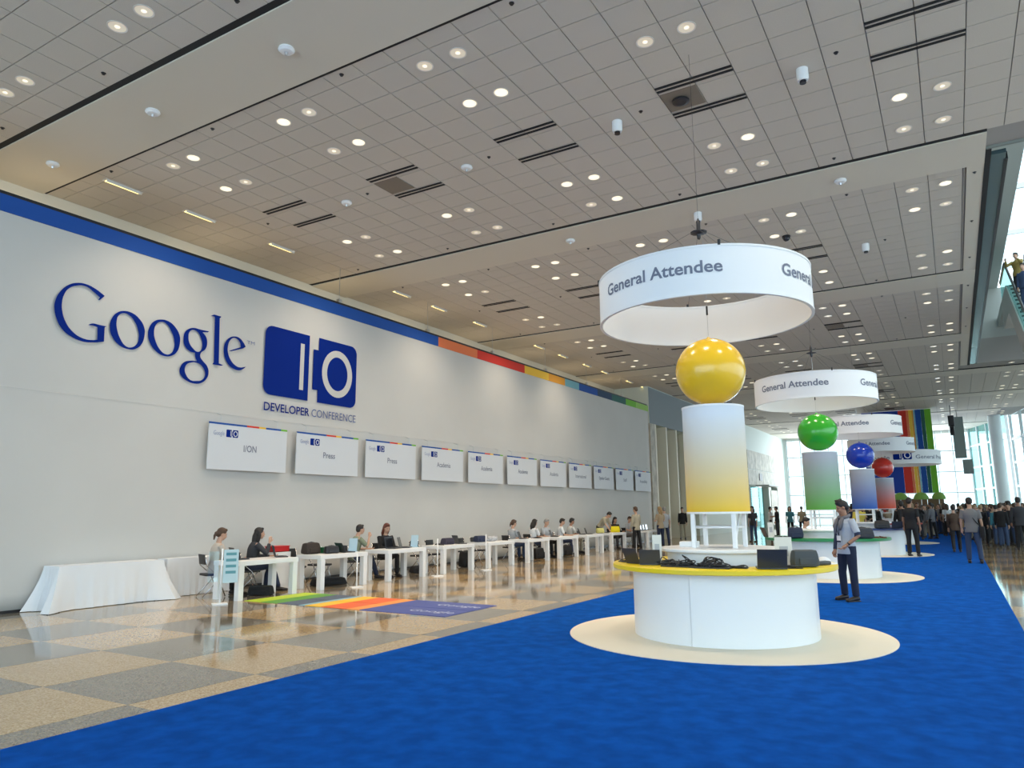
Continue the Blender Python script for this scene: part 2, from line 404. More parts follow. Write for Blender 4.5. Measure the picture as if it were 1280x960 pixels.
for xx in (0.06, 1.44):
    MB().tube([(xx, -14, -14*SL+0.58), (xx, 3.4, 3.4*SL+0.58), (xx, 6.5, 3.4*SL+0.58)], 0.045, 8).obj('handrail', M_blackp, es, smooth=True)
    MB().tube([(xx, -14, -14*SL+0.50), (xx, 3.4, 3.4*SL+0.50), (xx, 6.5, 3.4*SL+0.50)], 0.03, 8).obj('brass_rail', mat('warm_metal', (0.8, 0.62, 0.28), 0.2, metal=1.0), es, smooth=True)
st = MB()
for k in range(44):
    st.b2(0.12, 1.4, -14+0.4*k, -13.6+0.4*k, (-14+0.4*k)*SL-0.5, (-14+0.4*k)*SL-0.28)
tag(st.obj('steps', M_dsteel, es), kind='stuff')
# balcony floor at the top
bl = MB().b2(2.6, 9, 37.8, 41.3, 8.7+3.4*SL-0.7, 8.7+3.4*SL-0.3); tag(bl.obj('trim_3', M_upper), kind='structure')

# ---------------------------------------------------------------- fabric backdrop on the left
FX = -14.0
def fabric_mesh():
    m = MB(); ny = 90; nz = 26; y0, y1, z0, z1 = -4.0, 38.0, 0.03, 7.27
    vs = []; fs = []
    for j in range(nz+1):
        for i in range(ny+1):
            y = y0+(y1-y0)*i/ny; z = z0+(z1-z0)*j/nz
            low = max(0, 1-z/1.6)
            d = 0.006*math.sin(y*1.3+z*0.5)+0.02*low*math.sin(y*5.1+math.sin(y*1.7))
            vs.append((FX+d, y, z))
    n = len(vs); vs += [(x-0.03, y, z) for x, y, z in vs]; w = ny+1
    for j in range(nz):
        for i in range(ny):
            a = j*w+i; fs.append((a, a+1, a+w+1, a+w)); fs.append((n+a, n+a+w, n+a+w+1, n+a+1))
    for i in range(ny):
        fs.append((i, n+i, n+i+1, i+1)); a = nz*w+i; fs.append((a, a+1, n+a+1, n+a))
    for j in range(nz):
        a = j*w; fs.append((a, a+w, n+a+w, n+a)); a = j*w+ny; fs.append((a, n+a, n+a+w, a+w))
    return m.add(vs, fs)
bk = thing('fabric_backdrop', 'huge white fabric wall with the blue conference logo along the left side', 'backdrop', (0, 0, 0))
fb = fabric_mesh().obj('fabric_panel', M_fabric, bk, smooth=True)
MB().b2(FX+0.008, FX+0.013, -4, 38, 3.865, 3.87).obj('seam', mat('fabric_seam', (0.72, 0.70, 0.67), 0.9), bk)
MB().b2(FX-0.05, FX+0.03, -4, 38, 0.0, 0.05).obj('base_rail', M_blackp, bk)
bands = [(-4, 18.75, (0.004, 0.075, 0.36)), (18.75, 21.05, (0.80, 0.20, 0.07)), (21.05, 24.4, (0.68, 0.035, 0.02)), (24.4, 26.4, (0.90, 0.55, 0.05)),
         (26.4, 27.9, (0.78, 0.34, 0.03)), (27.9, 29.3, (0.20, 0.45, 0.52)), (29.3, 31.3, (0.010, 0.10, 0.42)), (31.3, 33.0, (0.015, 0.05, 0.12)),
         (33.0, 34.8, (0.02, 0.12, 0.10)), (34.8, 36.2, (0.16, 0.48, 0.03)), (36.2, 38.0, (0.32, 0.58, 0.12))]
nm = ['blue', 'orange', 'red', 'yellow', 'amber', 'light blue', 'blue', 'navy', 'dark green', 'green', 'light green']
for i, (a, b, c) in enumerate(bands):
    o = MB().b2(FX-0.01, FX+0.024, a, b, 6.97, 7.28).obj('header_stripe', mat('stripe_'+nm[i].replace(' ', '_'), c, 0.75), bk)
    tag(o, nm[i]+' stripe along the top of the fabric wall')
hr = MB().b2(FX-0.12, FX-0.03, -4, 38, 7.27, 7.36); hr.obj('top_truss', M_blackp, bk)

GLYPHS = {'G':[[(7.788,5.886,1),(7.598,5.981,0),(7.417,6.026,0),(7.245,6.008,0),(7.083,5.92,0),(6.947,5.746,0),(6.883,5.56,0),(6.88,5.431,0),(6.936,5.236,0),(7.057,5.055,0),(7.234,4.947,0),(7.44,4.899,0),(7.629,4.915,0),(7.852,4.975,1),(7.843,5.264,1),(7.882,5.289,1),(7.742,5.287,0),(7.596,5.285,0),(7.517,5.238,1),(7.616,5.243,0),(7.703,5.234,1),(7.72,4.987,1),(7.593,4.957,0),(7.434,4.963,0),(7.256,5.041,0),(7.103,5.21,0),(7.025,5.401,0),(7.006,5.526,0),(7.026,5.709,0),(7.104,5.86,0),(7.25,5.956,0),(7.405,5.981,0),(7.573,5.907,0),(7.697,5.829,1),(7.663,5.77,1),(7.701,5.783,1)]],'o':[[(8.206,5.679,0),(8.392,5.67,0),(8.543,5.581,0),(8.655,5.429,0),(8.675,5.292,0),(8.621,5.07,0),(8.505,4.953,0),(8.367,4.918,0),(8.173,4.958,0),(8.017,5.089,0),(7.942,5.276,0),(7.967,5.469,0),(8.065,5.611,0)],[(8.21,5.633,0),(8.326,5.611,0),(8.441,5.506,0),(8.526,5.349,0),(8.553,5.197,0),(8.515,5.05,0),(8.398,4.962,0),(8.292,4.973,0),(8.179,5.087,0),(8.096,5.258,0),(8.068,5.423,0),(8.103,5.568,0)]],'o2':[[(9.02,5.683,0),(9.182,5.681,0),(9.354,5.583,0),(9.471,5.414,0),(9.486,5.282,0),(9.426,5.059,0),(9.3,4.95,0),(9.141,4.918,0),(8.957,4.982,0),(8.808,5.13,0),(8.746,5.304,0),(8.778,5.497,0),(8.876,5.622,0)],[(9.024,5.636,0),(9.126,5.62,0),(9.258,5.486,0),(9.346,5.293,0),(9.349,5.121,0),(9.277,4.993,0),(9.167,4.964,0),(9.031,5.042,0),(8.919,5.208,0),(8.875,5.387,0),(8.911,5.554,0)]],'g':[[(9.783,5.665,0),(9.97,5.665,0),(10.183,5.67,1),(10.151,5.639,1),(10.018,5.615,1),(10.114,5.525,0),(10.151,5.392,0),(10.112,5.245,0),(10.008,5.142,0),(9.996,5.065,0),(10.065,4.978,0),(10.183,4.879,0),(10.233,4.748,0),(10.182,4.582,0),(10.057,4.475,0),(9.885,4.44,0),(9.712,4.473,0),(9.58,4.549,0),(9.519,4.654,0),(9.542,4.772,0),(9.618,4.872,0),(9.763,4.926,0),(9.924,4.944,1),(9.875,5.023,0),(9.861,5.119,1),(9.726,5.133,0),(9.602,5.227,0),(9.56,5.355,0),(9.58,5.514,0),(9.658,5.609,0)],[(9.776,5.618,0),(9.887,5.598,0),(9.984,5.479,0),(10.028,5.328,0),(10.004,5.204,0),(9.92,5.153,0),(9.807,5.207,0),(9.713,5.307,0),(9.677,5.437,0),(9.694,5.558,0)],[(9.766,4.883,0),(9.938,4.907,0),(10.028,4.873,0),(10.124,4.77,0),(10.144,4.655,0),(10.074,4.546,0),(9.946,4.507,0),(9.795,4.504,0),(9.681,4.603,0),(9.641,4.712,0),(9.675,4.823,0)]],'l':[[(10.191,6.026,1),(10.279,6.083,1),(10.47,6.08,1),(10.467,6.058,1),(10.434,6.03,1),(10.483,4.99,1),(10.601,4.969,1),(10.545,4.943,1),(10.314,4.941,1),(10.35,4.991,1),(10.306,6.022,1),(10.282,6.037,1)]],'e':[[(10.85,5.69,0),(10.997,5.683,0),(11.114,5.601,0),(11.188,5.509,1),(11.111,5.453,1),(10.92,5.375,0),(10.79,5.326,1),(10.726,5.322,1),(10.894,5.401,0),(11.048,5.472,1),(11.016,5.581,0),(10.926,5.647,0),(10.841,5.651,0),(10.749,5.581,0),(10.699,5.437,0),(10.71,5.274,0),(10.792,5.124,0),(10.919,5.022,0),(11.043,4.991,0),(11.226,5.036,1),(11.167,4.981,0),(11.048,4.92,0),(10.901,4.927,0),(10.753,4.995,0),(10.637,5.138,0),(10.589,5.313,0),(10.613,5.482,0),(10.71,5.621,0)]]}
def glyph_mesh(loops, name, m, parent, f=None):
    c = bpy.data.curves.new('g', 'CURVE'); c.dimensions = '2D'; c.fill_mode = 'BOTH'; c.resolution_u = 5
    for L in loops:
        s = c.splines.new('BEZIER'); s.bezier_points.add(len(L)-1); s.use_cyclic_u = True
        for p, (y, z, k) in zip(s.bezier_points, L):
            p.co = (y, z, 0); h = 'VECTOR' if k else 'AUTO'; p.handle_left_type = h; p.handle_right_type = h
    o = bpy.data.objects.new('g', c); COL.objects.link(o)
    dg = bpy.context.evaluated_depsgraph_get(); me = bpy.data.meshes.new_from_object(o.evaluated_get(dg))
    v = [tuple(x.co) for x in me.vertices]; fc = [tuple(p.vertices) for p in me.polygons]
    bpy.data.objects.remove(o); bpy.data.meshes.remove(me)
    if name is None: return v, fc
    f = f or (lambda a, b: (FX+0.032, a, b))
    return MB().add([f(a, b) for a, b, _ in v], fc).obj(name, m, parent)
gall = []
for k, loops in GLYPHS.items():
    glyph_mesh(loops, 'logo_letter', M_blue, bk)
def rrect(y0, y1, z0, z1, rl, rr, seg=6):
    P = []
    for cx, cz, r, a0 in ((y0, z0, rl, PI), (y1, z0, rr, 1.5*PI), (y1, z1, rr, 0), (y0, z1, rl, PI/2)):
        if r < 1e-6: P.append((cx, cz)); continue
        ox = cx+(r if cx == y0 else -r); oz = cz+(r if cz == z0 else -r)
        for i in range(seg+1):
            a = a0+PI/2*i/seg; P.append((ox+r*math.cos(a), oz+r*math.sin(a)))
    return P
def wpoly(P, f=wall_pt(FX+0.028), d=0.005): return MB().prism(P, f, 0, d)
def io_logo(parent, f, mb_blue, m_light, name='logo_block'):
    """the two blocks of the mark: a slab with an upright bar and a lens block with a ring; unit = wall metres"""
    d = 0.004
    a = MB(); a.prism(rrect(11.75, 13.18, 4.47, 6.18, 0.22, 0), f, 0, d); a.obj(name, mb_blue, parent)
    a = MB(); a.prism([(13.51, 4.47), (13.51, 4.79), (13.33, 4.79), (13.33, 5.85), (13.51, 5.85), (13.51, 6.19)]+rrect(13.51, 14.94, 4.47, 6.19, 0, 0.22)[::-1][1:-1], f, 0, d)
    a = MB(); a.prism(rrect(13.51, 14.94, 4.47, 6.19, 0, 0.22), f, 0, d); a.prism([(13.33, 4.79), (13.52, 4.79), (13.52, 5.85), (13.33, 5.85)], f, 0, d); a.obj(name, mb_blue, parent)
    a = MB(); a.prism([(12.88, 4.72), (13.01, 4.72), (13.01, 5.92), (12.88, 5.92)], f, d, d*1.8); a.obj('logo_bar', m_light, parent)
    a = MB(); n = 40; vs = []
    for i in range(n):
        t = 2*PI*i/n
        for rx, rz in ((0.565, 0.64), (0.385, 0.46)):
            for dd in (d, d*1.8): vs.append(f(14.21+rx*math.cos(t), 5.32+rz*math.sin(t), dd))
    fs = []
    for i in range(n):
        j = (i+1) % n; A, B = 4*i, 4*j
        fs += [(A, B, B+1, A+1), (A+1, B+1, B+3, A+3), (A+3, B+3, B+2, A+2), (A+2, B+2, B, A)]
    a.add(vs, fs); a.obj('logo_ring', m_light, parent)
io_logo(bk, wall_pt(FX+0.028), M_blue, M_fabric)
def wall_text(s, x, y0, y1, z0, h, m, parent, name='lettering', bold=0.0, center=False):
    v, f = text_mesh(s, 1.0, bold); xs = [a[0] for a in v]; cap = 0.7
    X0, X1 = min(xs), max(xs); sy = (y1-y0)/(X1-X0); sz = h/cap
    return MB().add([(x, y0+(a-X0)*sy, z0+b*sz) for a, b, _ in v], f).obj(name, m, parent)
wall_text('DEVELOPER', FX+0.034, 11.80, 13.26, 4.08, 0.20, M_blue, bk, bold=0.012)
wall_text('CONFERENCE', FX+0.034, 13.33, 14.96, 4.08, 0.20, mat('grey_blue_ink', (0.10, 0.14, 0.32), 0.7), bk)
wall_text('TM', FX+0.034, 11.22, 11.44, 5.59, 0.08, mat('grey_blue_ink', (0.1, 0.14, 0.32)), bk)

# ---------------------------------------------------------------- eleven hanging desk signs
WORDS = ['I/ON', 'Press', 'Press', 'Academia', 'Academia', 'Academia', 'Academia', 'International', 'Speaker Guests', 'Staff', 'Accessibility']
SL_ = ['hanging sign reading I/ON, nearest the big logo', 'first of two hanging signs reading Press, beside the I/ON sign', 'second hanging sign reading Press, beside the first Academia sign',
       'first hanging sign reading Academia, beside the Press sign', 'second hanging sign reading Academia from the near end', 'third hanging sign reading Academia from the near end',
       'last of the four hanging signs reading Academia', 'hanging sign with one long word just past the Academia signs', 'hanging sign with two words, third from the far end',
       'hanging sign with one short word, second from the far end', 'last hanging sign at the far end of the fabric wall']
M_sign = mat('sign_board_white', (0.66, 0.69, 0.73), 0.7)
SX = FX+0.16
for k in range(11):
    y0 = 10.24+2.515*k; s = thing('hanging_sign', SL_[k], 'sign', (0, 0, 0), 0, 'signs hanging over the registration tables')
    MB().b2(SX-0.02, SX, y0, y0+2.2, 2.60, 3.63).obj('board', M_sign, s)
    for a, b, c in ((0, 1.0, 'blue'), (1.0, 1.35, 'red'), (1.35, 1.55, 'yellow'), (1.55, 2.0, 'blue'), (2.0, 2.2, 'green')):
        MB().b2(SX-0.021, SX+0.004, y0+a, y0+b, 3.60, 3.64).obj('header_stripe', MATS['stripe_'+c], s)
    for yy in (0.3, 1.9): MB().tube([(SX-0.01, y0+yy, 3.62), (SX-0.01, y0+yy, 3.80), (FX, y0+yy, 3.86)], 0.005, 5).obj('hanger_wire', M_steel, s)
    g = lambda u, v, t, y0=y0: (SX+0.001+t*0.5, y0+0.45+(u-11.75)*0.10, 3.33+(v-4.47)*0.10)
    io_logo(s, g, M_blue, M_sign)
    wall_text('Google', SX+0.004, y0+0.12, y0+0.40, 3.36, 0.10, mat('faint_blue_ink', (0.25, 0.3, 0.5), 0.7), s)
    w = {4: 0.36, 5: 0.42, 8: 0.72, 13: 1.05, 14: 1.15}.get(len(WORDS[k]), 1.0)
    wall_text(WORDS[k], SX+0.004, y0+1.12-w/2, y0+1.12+w/2, 3.03, 0.15, M_grey_ink, s, bold=0.008)

# ---------------------------------------------------------------- striped banner bands at the far end
bx = [(-5.2, -2.85, 'deep_blue', (0.006, 0.045, 0.36)), (-2.85, -2.35, 'red', None), (-2.35, -2.2, 'orange', None), (-2.2, -2.0, 'yellow', None), (-2.0, -1.9, 'amber', None),
      (-1.9, -1.8, 'light_blue', None), (-1.8, -1.45, 'blue', None), (-1.45, -1.22, 'dark_green', None), (-1.22, -0.83, 'green', None)]
sb = thing('striped_banner', 'tall banner of blue, red, yellow and green stripes at the far end', 'banner', (0, 58, 0))
for i, (a, b, n, c) in enumerate(bx):
    m = MATS.get('stripe_'+n) or mat('stripe_'+n, c, 0.75)
    o = MB(); A, B = a, b
    seg = 6
    o.b2(A, B-0.003, -0.02+0.01*math.sin(i*2.1), 0.02+0.01*math.sin(i*2.1), 2.62, 8.38); tag(o.obj('stripe', m, sb), n.replace('_', ' ')+' stripe')
# ring sign near the end
def ring_text(s, z, h, a0, a1, R, m, parent, bold=0.0):
    v, f = text_mesh(s, 1.0, bold); xs = [a[0] for a in v]; X0, X1 = min(xs), max(xs)
    # cut long faces is not needed: letters are small against the radius
    return MB().add([(R*math.cos(a0+(a1-a0)*(x-X0)/(X1-X0)), R*math.sin(a0+(a1-a0)*(x-X0)/(X1-X0)), z+y*h/0.7) for x, y, _ in v], f).obj('lettering', m, parent)
def ring_sign(label, loc, R, H, z, texts, group=None, small_logo=False):
    r = thing('ring_sign', label, 'sign', (loc[0], loc[1], 0), 0, group)
    m = MB(); m.lathe([(R, z), (R, z+H), (R-0.025, z+H), (R-0.025, z), (R, z)], seg=72, cap=False); m.obj('fabric_drum', M_whitef, r, smooth='auto')
    m = MB(); m.lathe([(R+0.008, z-0.012), (R+0.008, z+0.014), (R-0.033, z+0.014), (R-0.033, z-0.012), (R+0.008, z-0.012)], seg=72, cap=False)
    m.obj('hoop', M_white, r, smooth='auto')
    m = MB(); m.lathe([(R+0.008, z+H-0.012), (R+0.008, z+H+0.014), (R-0.033, z+H+0.014), (R-0.033, z+H-0.012), (R+0.008, z+H-0.012)], seg=72, cap=False)
    m.obj('hoop', M_white, r, smooth='auto')
    HK = z+H+0.72
    for k in range(4):
        a = math.radians(25+90*k); m = MB()
        m.tube([(R*math.cos(a), R*math.sin(a), z+H), (0.12*math.cos(a), 0.12*math.sin(a), HK)], 0.0022, 5).obj('suspension_cable', M_dsteel, r)
        MB().box((R*math.cos(a), R*math.sin(a), z+H+0.03), (0.03, 0.03, 0.07)).obj('cable_clamp', M_blackp, r)
    m = MB(); m.tube([(0, 0, HK+.2), (0, 0, CZ)], 0.0022, 6); m.lathe([(0.01, HK-0.10), (0.025, HK-0.08), (0.03, HK-0.02), (0.12, HK), (0.12, HK+0.012), (0.03, HK+0.02), (0.028, HK+0.14), (0.01, HK+0.22)], seg=10)
    m.obj('rigging_point', M_dsteel, r)
    for t in texts: ring_text(*t[:5], R+0.004, M_grey_ink, r, *t[5:])
    if small_logo:
        f = lambda u, v, t: ((R+0.024+t)*math.cos(math.radians(-98)+(u-11.75)*0.28/R), (R+0.024+t)*math.sin(math.radians(-98)+(u-11.75)*0.28/R), z+0.2+(v-4.47)*0.26)
        io_logo(r, f, M_blue, M_whitef)
    return r
D = math.radians
ga = 'General Attendee'
lab = ['nearest and largest white ring sign reading General Attendee, over the yellow booth', 'second white ring sign reading General Attendee, over the green ball', 'third white ring sign reading General Attendee, over the blue ball', 'fourth white ring sign, partly hidden, over the red ball']
BYS = [10.0, 19.75, 29.5, 39.2]; BXC = -2.8
for k in range(4):
    VA = (-74, -79, -80, -80)[k]
    ring_sign(lab[k], (BXC, BYS[k]), 1.45, 0.61, 4.24, [(ga, 4.51, 0.155, D(VA-59), D(VA+10), 0.02), (ga, 4.51, 0.155, D(VA+42), D(VA+111), 0.02), (ga, 4.51, 0.155, D(VA+143), D(VA+212), 0.02)], 'ring signs over the round booths')
ring_sign('low white ring sign with blue logo in front of the striped banner', (-2.35, 46.5), 1.95, 0.72, 3.98,
          [('Google', 4.22, 0.2, D(-140), D(-103), 0.01), ('General Press', 4.22, 0.2, D(-66), D(-6), 0.01)], small_logo=True)
# ---------------------------------------------------------------- round booths
def grad_mat(name, bottom, top, z0=0.0, z1=1.0):
    m = bpy.data.materials.new(name); m.use_nodes = True; nt = m.node_tree; p = nt.nodes['Principled BSDF']
    tc = nt.nodes.new('ShaderNodeTexCoord'); sx = nt.nodes.new('ShaderNodeSeparateXYZ'); nt.links.new(tc.outputs['Generated'], sx.inputs[0])
    r = nt.nodes.new('ShaderNodeValToRGB'); e = r.color_ramp.elements
    e[0].position = 0.0; e[0].color = (*bottom, 1); e[1].position = 0.92; e[1].color = (*top, 1)
    nt.links.new(sx.outputs['Z'], r.inputs['Fac']); nt.links.new(r.outputs['Color'], p.inputs['Base Color']); p.inputs['Roughness'].default_value = 0.7
    MATS[name] = m; return m
bc = {'yellow': ((0.85, 0.62, 0.01), (0.83, 0.53, 0.03), (0.82, 0.50, 0.015)), 'green': ((0.015, 0.22, 0.07), (0.10, 0.36, 0.05), (0.03, 0.42, 0.02)),
      'blue': ((0.01, 0.035, 0.16), (0.01, 0.09, 0.42), (0.008, 0.05, 0.50)), 'red': ((0.45, 0.03, 0.02), (0.75, 0.09, 0.03), (0.62, 0.03, 0.02))}
def booth(cn, x, y, k):
    top, gb, ball = bc[cn]
    where = ['nearest', 'second', 'third', 'fourth'][k]
    d = tag(MB().lathe([(0, 0.017), (2.04, 0.017), (2.04, 0.026), (0, 0.026)], seg=96, cap=False).obj('floor_disc', M_disc, loc=(x, y, 0), smooth='auto'),
            'cream round floor disc under the %s booth' % cn, 'floor disc', 'floor discs under the booths')
    b = thing('round_counter', '%s white round counter with %s top' % (where, cn), 'counter', (x, y, 0.026), 0, 'round booth counters')
    # front made of curved panels with thin seams
    n = 4
    for i in range(n):
        a0 = D(-94)+2*PI*i/n+0.0015; a1 = D(-94)+2*PI*(i+1)/n-0.0015
        m = MB(); m.lathe([(1.17, 0.0), (1.17, 0.845), (1.13, 0.845), (1.13, 0.0), (1.17, 0.0)], seg=14, cap=False, a0=a0, a1=a1)
        m.obj('front_panel', M_white, b, smooth='auto')
    MB().lathe([(1.125, 0), (1.125, 0.84)], seg=48, cap=False).obj('inner_frame', M_groove, b)
    tm_ = mat('%s_counter_laminate' % cn, top, 0.3)
    m = MB(); m.lathe([(0.86, 0.845), (1.42, 0.845), (1.435, 0.855), (1.435, 0.90), (1.42, 0.91), (0.86, 0.91), (0.86, 0.845)], seg=96, cap=False)
    m.obj('counter_top', tm_, b, smooth='auto')
    m = MB(); m.lathe([(0.86, 0.90), (0.86, 0.0), (0.84, 0.0)], seg=48, cap=False); m.obj('inner_lining', M_white, b, smooth='auto')
    p = thing('round_plinth', 'white round plinth in the middle of the %s booth' % cn, 'plinth', (x, y, 0.026), 0, 'plinths inside the booths')
    m = MB(); m.lathe([(0.70, 0.0), (0.70, 1.06)], seg=64); m.obj('drum', M_white, p, smooth='auto')
    m = MB(); m.lathe([(0.0, 1.06), (0.79, 1.06), (0.80, 1.07), (0.80, 1.095), (0.79, 1.105), (0, 1.105)], seg=72, cap=False); m.obj('shelf', M_white, p, smooth='auto')
    c = thing('display_column', 'cylinder column fading from white to %s on a white frame' % cn, 'column', (x, y, 1.131), 0, 'display columns on the booths')
    R = 0.415
    m = MB(); m.lathe([(R, 0.47), (R, 1.88), (R-0.02, 1.88), (R-0.02, 0.47), (R, 0.47)], seg=64, cap=False)
    m.obj('printed_drum', grad_mat('%s_gradient_print' % cn, gb, (0.72, 0.77, 0.84) if cn == 'yellow' else (0.44, 0.47, 0.53)), c, smooth='auto')
    for z in (0.455, 1.88): MB().lathe([(R+0.006, z-0.012), (R+0.006, z+0.014), (R-0.03, z+0.014), (R-0.03, z-0.012), (R+0.006, z-0.012)], seg=48, cap=False).obj('hoop', M_white, c, smooth='auto')
    MB().lathe([(0, 1.86), (R-0.02, 1.86)], seg=48, cap=False).obj('lid', M_whitef, c)
    s = 0.27; cs = [(-s, -s), (s, -s), (s, s), (-s, s)]
    for a, q in cs: MB().box((a, q, 0.225), (0.055, 0.055, 0.45), (0, 0, 0), bev=0.006).obj('post', M_white, c)
    for i in range(4):
        a, q = cs[i], cs[(i+1) % 4]
        MB().tube([(a[0], a[1], 0.27), (q[0], q[1], 0.27)], 0.018, 8).obj('cross_bar', M_white, c, smooth=True)
    MB().tube([(s, -s, 0.01), (s+0.02, -s*0.2, 0.44)], 0.012, 8).obj('brace', M_white, c, smooth=True)
    g = thing('hanging_ball', 'glossy %s ball hanging above the column' % cn, 'ball', (x, y, 3.53), 0, 'hanging balls above the booths')
    MB().ell((0, 0, 0), (0.475, 0.475, 0.47), 64, 40).obj('ball_shell', mat('%s_glossy_vinyl' % cn, ball, 0.22, coat=0.4), g, smooth=True)
    MB().lathe([(0.0, 0.50), (0.012, 0.50), (0.035, 0.48), (0.05, 0.462), (0, 0.455)], seg=16, cap=False).obj('valve_cap', mat('%s_glossy_vinyl' % cn, ball), g, smooth=True)
    MB().tube([(0, 0, 0.49), (0, 0, 0.98), (0, 0, 5.46-3.53)], 0.0035, 6).obj('hanging_wire', M_steel, g)
    MB().tube([(0, 0, 0.82), (0, 0, 0.95)], 0.014, 8).obj('turnbuckle', M_dsteel, g)
for k, cn in enumerate(('yellow', 'green', 'blue', 'red')): booth(cn, BXC if k else -2.76, BYS[k]+(0.05 if k == 0 else 0), k)

# ---------------------------------------------------------------- small equipment
M_screen = mat('dark_screen', (0.02, 0.022, 0.028), 0.15)
M_lap = mat('laptop_shell', (0.03, 0.032, 0.04), 0.35)
M_key = mat('key_black', (0.01, 0.01, 0.01), 0.6)
def laptop(label, loc, rz, open_deg=110, group=None, cat='laptop', sc=1.0):
    t = thing('laptop', label, cat, loc, rz, group); t.scale = (sc,)*3
    MB().box((0, 0, 0.012), (0.34, 0.24, 0.022), bev=0.004).obj('base', M_lap, t)
    m = MB()
    for i in range(5): m.box((0, 0.07-0.026*i, 0.0245), (0.29, 0.02, 0.003))
    m.obj('keyboard', M_key, t)
    a = D(open_deg-90)
    c = Vector((0, 0.12+0.115*math.sin(a), 0.02+0.115*math.cos(a)))
    MB().box(c, (0.34, 0.008, 0.235), (-a, 0, 0), bev=0.003).obj('lid', M_lap, t)
    MB().box(c+Vector((0, -0.006*math.cos(a), 0.0)), (0.31, 0.002, 0.20), (-a, 0, 0)).obj('screen', M_screen, t)
    return t
def cable_pile(label, loc, r, n, seed, cat='cables', color=None, group=None, h=0.07):
    rnd = random.Random(seed); pts = []
    x = y = 0
    for i in range(n):
        a = rnd.uniform(0, 2*PI); q = r*math.sqrt(rnd.random()); pts.append(Vector((q*math.cos(a)*1.6, q*math.sin(a)*0.7, rnd.uniform(0.008, h)*(1-q/r*0.8))))
    P = []
    for i in range(len(pts)-1):
        p0 = pts[max(i-1, 0)]; p1 = pts[i]; p2 = pts[i+1]; p3 = pts[min(i+2, len(pts)-1)]
        for j in range(5):
            t = j/5; P.append(0.5*((2*p1)+(-p0+p2)*t+(2*p0-5*p1+4*p2-p3)*t*t+(-p0+3*p1-3*p2+p3)*t**3))
    for p in P: p.z = max(p.z, 0.008)
    o = MB().tube(P, 0.007, 5).obj('cable_coil', color or M_blackp, None, smooth=True, loc=loc)
    return tag(o, label, cat, group)
def bag(label, loc, size, rz, m, cat='bag', group=None, handle=True):
    t = thing('shoulder_bag', label, cat, loc, rz, group); w, d, h = size
    b = MB().box((0, 0, h*0.48), (w, d, h*0.95), bev=min(d, h)*0.28)
    for i, v in enumerate(b.v):
        q = v[2]/h; b.v[i] = (v[0]*(1-0.12*q), v[1]*(1-0.35*q), v[2]*(1-0.1*math.cos(v[0]*7/w)))
    b.obj('body', m, t, smooth='auto')
    MB().box((0, -d*0.5+0.005, h*0.35), (w*0.6, 0.03, h*0.4), bev=0.01).obj('front_pocket', m, t)
    if handle: MB().tube([(-w*0.25, 0, h*0.86), (-w*0.2, 0, h*1.02), (0, 0, h*1.08), (w*0.2, 0, h*1.02), (w*0.25, 0, h*0.86)], 0.012, 6).obj('strap', M_blackp, t, smooth=True)
    return t
def sign_holder(label, loc, rz, w=0.22, h=0.30, group=None):
    t = thing('table_sign', label, 'sign', loc, rz, group)
    MB().box((0, 0, 0.006), (w, 0.10, 0.012), bev=0.002).obj('base', M_white, t)
    MB().box((0, 0, h/2+0.01), (w, 0.006, h), (-0.12, 0, 0), bev=0.001).obj('card', mat('sign_card', (0.75, 0.72, 0.64), 0.5), t)
    MB().box((0, -0.006, h/2+0.01), (w*0.5, 0.003, h*0.35), (-0.12, 0, 0)).obj('printed_patch', mat('card_print', (0.45, 0.45, 0.45), 0.6), t)
    return t
TZ = 0.937   # top of the booth counters
laptop('open black laptop at the left end of the yellow counter beside the upright sign', (-3.66, 9.38, TZ), D(150), 112, sc=.85)
laptop('second open dark laptop at the left end of the yellow counter, turned away', (-3.45, 9.24, TZ), D(195), 102, sc=.78)
sign_holder('tall white sign stand on the left part of the yellow counter', (-3.42, 9.42, TZ), D(20), 0.12, 0.36)
cable_pile('pile of black cables at the far left of the yellow counter', (-3.84, 9.53, TZ), 0.12, 22, 3)
cable_pile('black cables on the yellow counter right of the white sign stand', (-3.22, 9.20, TZ), 0.12, 34, 4, h=0.14)
cable_pile('tall black cable tangle on the yellow counter left of its middle', (-2.98, 9.02, TZ), 0.13, 54, 5, h=0.18)
cable_pile('black cable tangle in the middle of the yellow counter', (-2.57, 8.96, TZ), 0.14, 60, 6, h=0.18)
cable_pile('small black adapter cables left of the right-hand laptop on the yellow counter', (-2.26, 9.0, TZ), 0.08, 16, 8)
o = tag(MB().box((0, 0, 0.009), (0.50, 0.20, 0.016), bev=0.003).obj('black_tray', M_blackp, None, loc=(-2.95, 9.0, TZ-0.001)), 'flat black tray under cables, left of the yellow counter middle', 'tray')
o.rotation_euler.z = D(-8)
o = tag(MB().box((0, 0, 0.009), (0.42, 0.2, 0.016), bev=0.003).obj('black_tray', M_blackp, None, loc=(-2.55, 8.94, TZ-0.001)), 'flat black tray under cables at the yellow counter middle', 'tray')
laptop('large open black laptop seen from behind on the right of the yellow counter', (-1.93, 9.16, TZ), D(198), 112, sc=.98)
cable_pile('black cables right of the large laptop on the yellow counter', (-1.74, 9.27, TZ), 0.09, 26, 9)
sign_holder('beige upright sign stand behind the large laptop on the yellow counter', (-1.86, 9.6, TZ), D(20), 0.20, 0.34)
bag('dark grey soft bag at the right end of the yellow counter', (-1.62, 9.56, TZ), (0.33, 0.2, 0.20), D(32), mat('dark_grey_cloth', (0.07, 0.08, 0.085), 0.8), handle=False)
t = thing('laptop_sleeve', 'black pouch lying at the right tip of the yellow counter', 'pouch', (-1.50, 9.98, TZ), D(60))
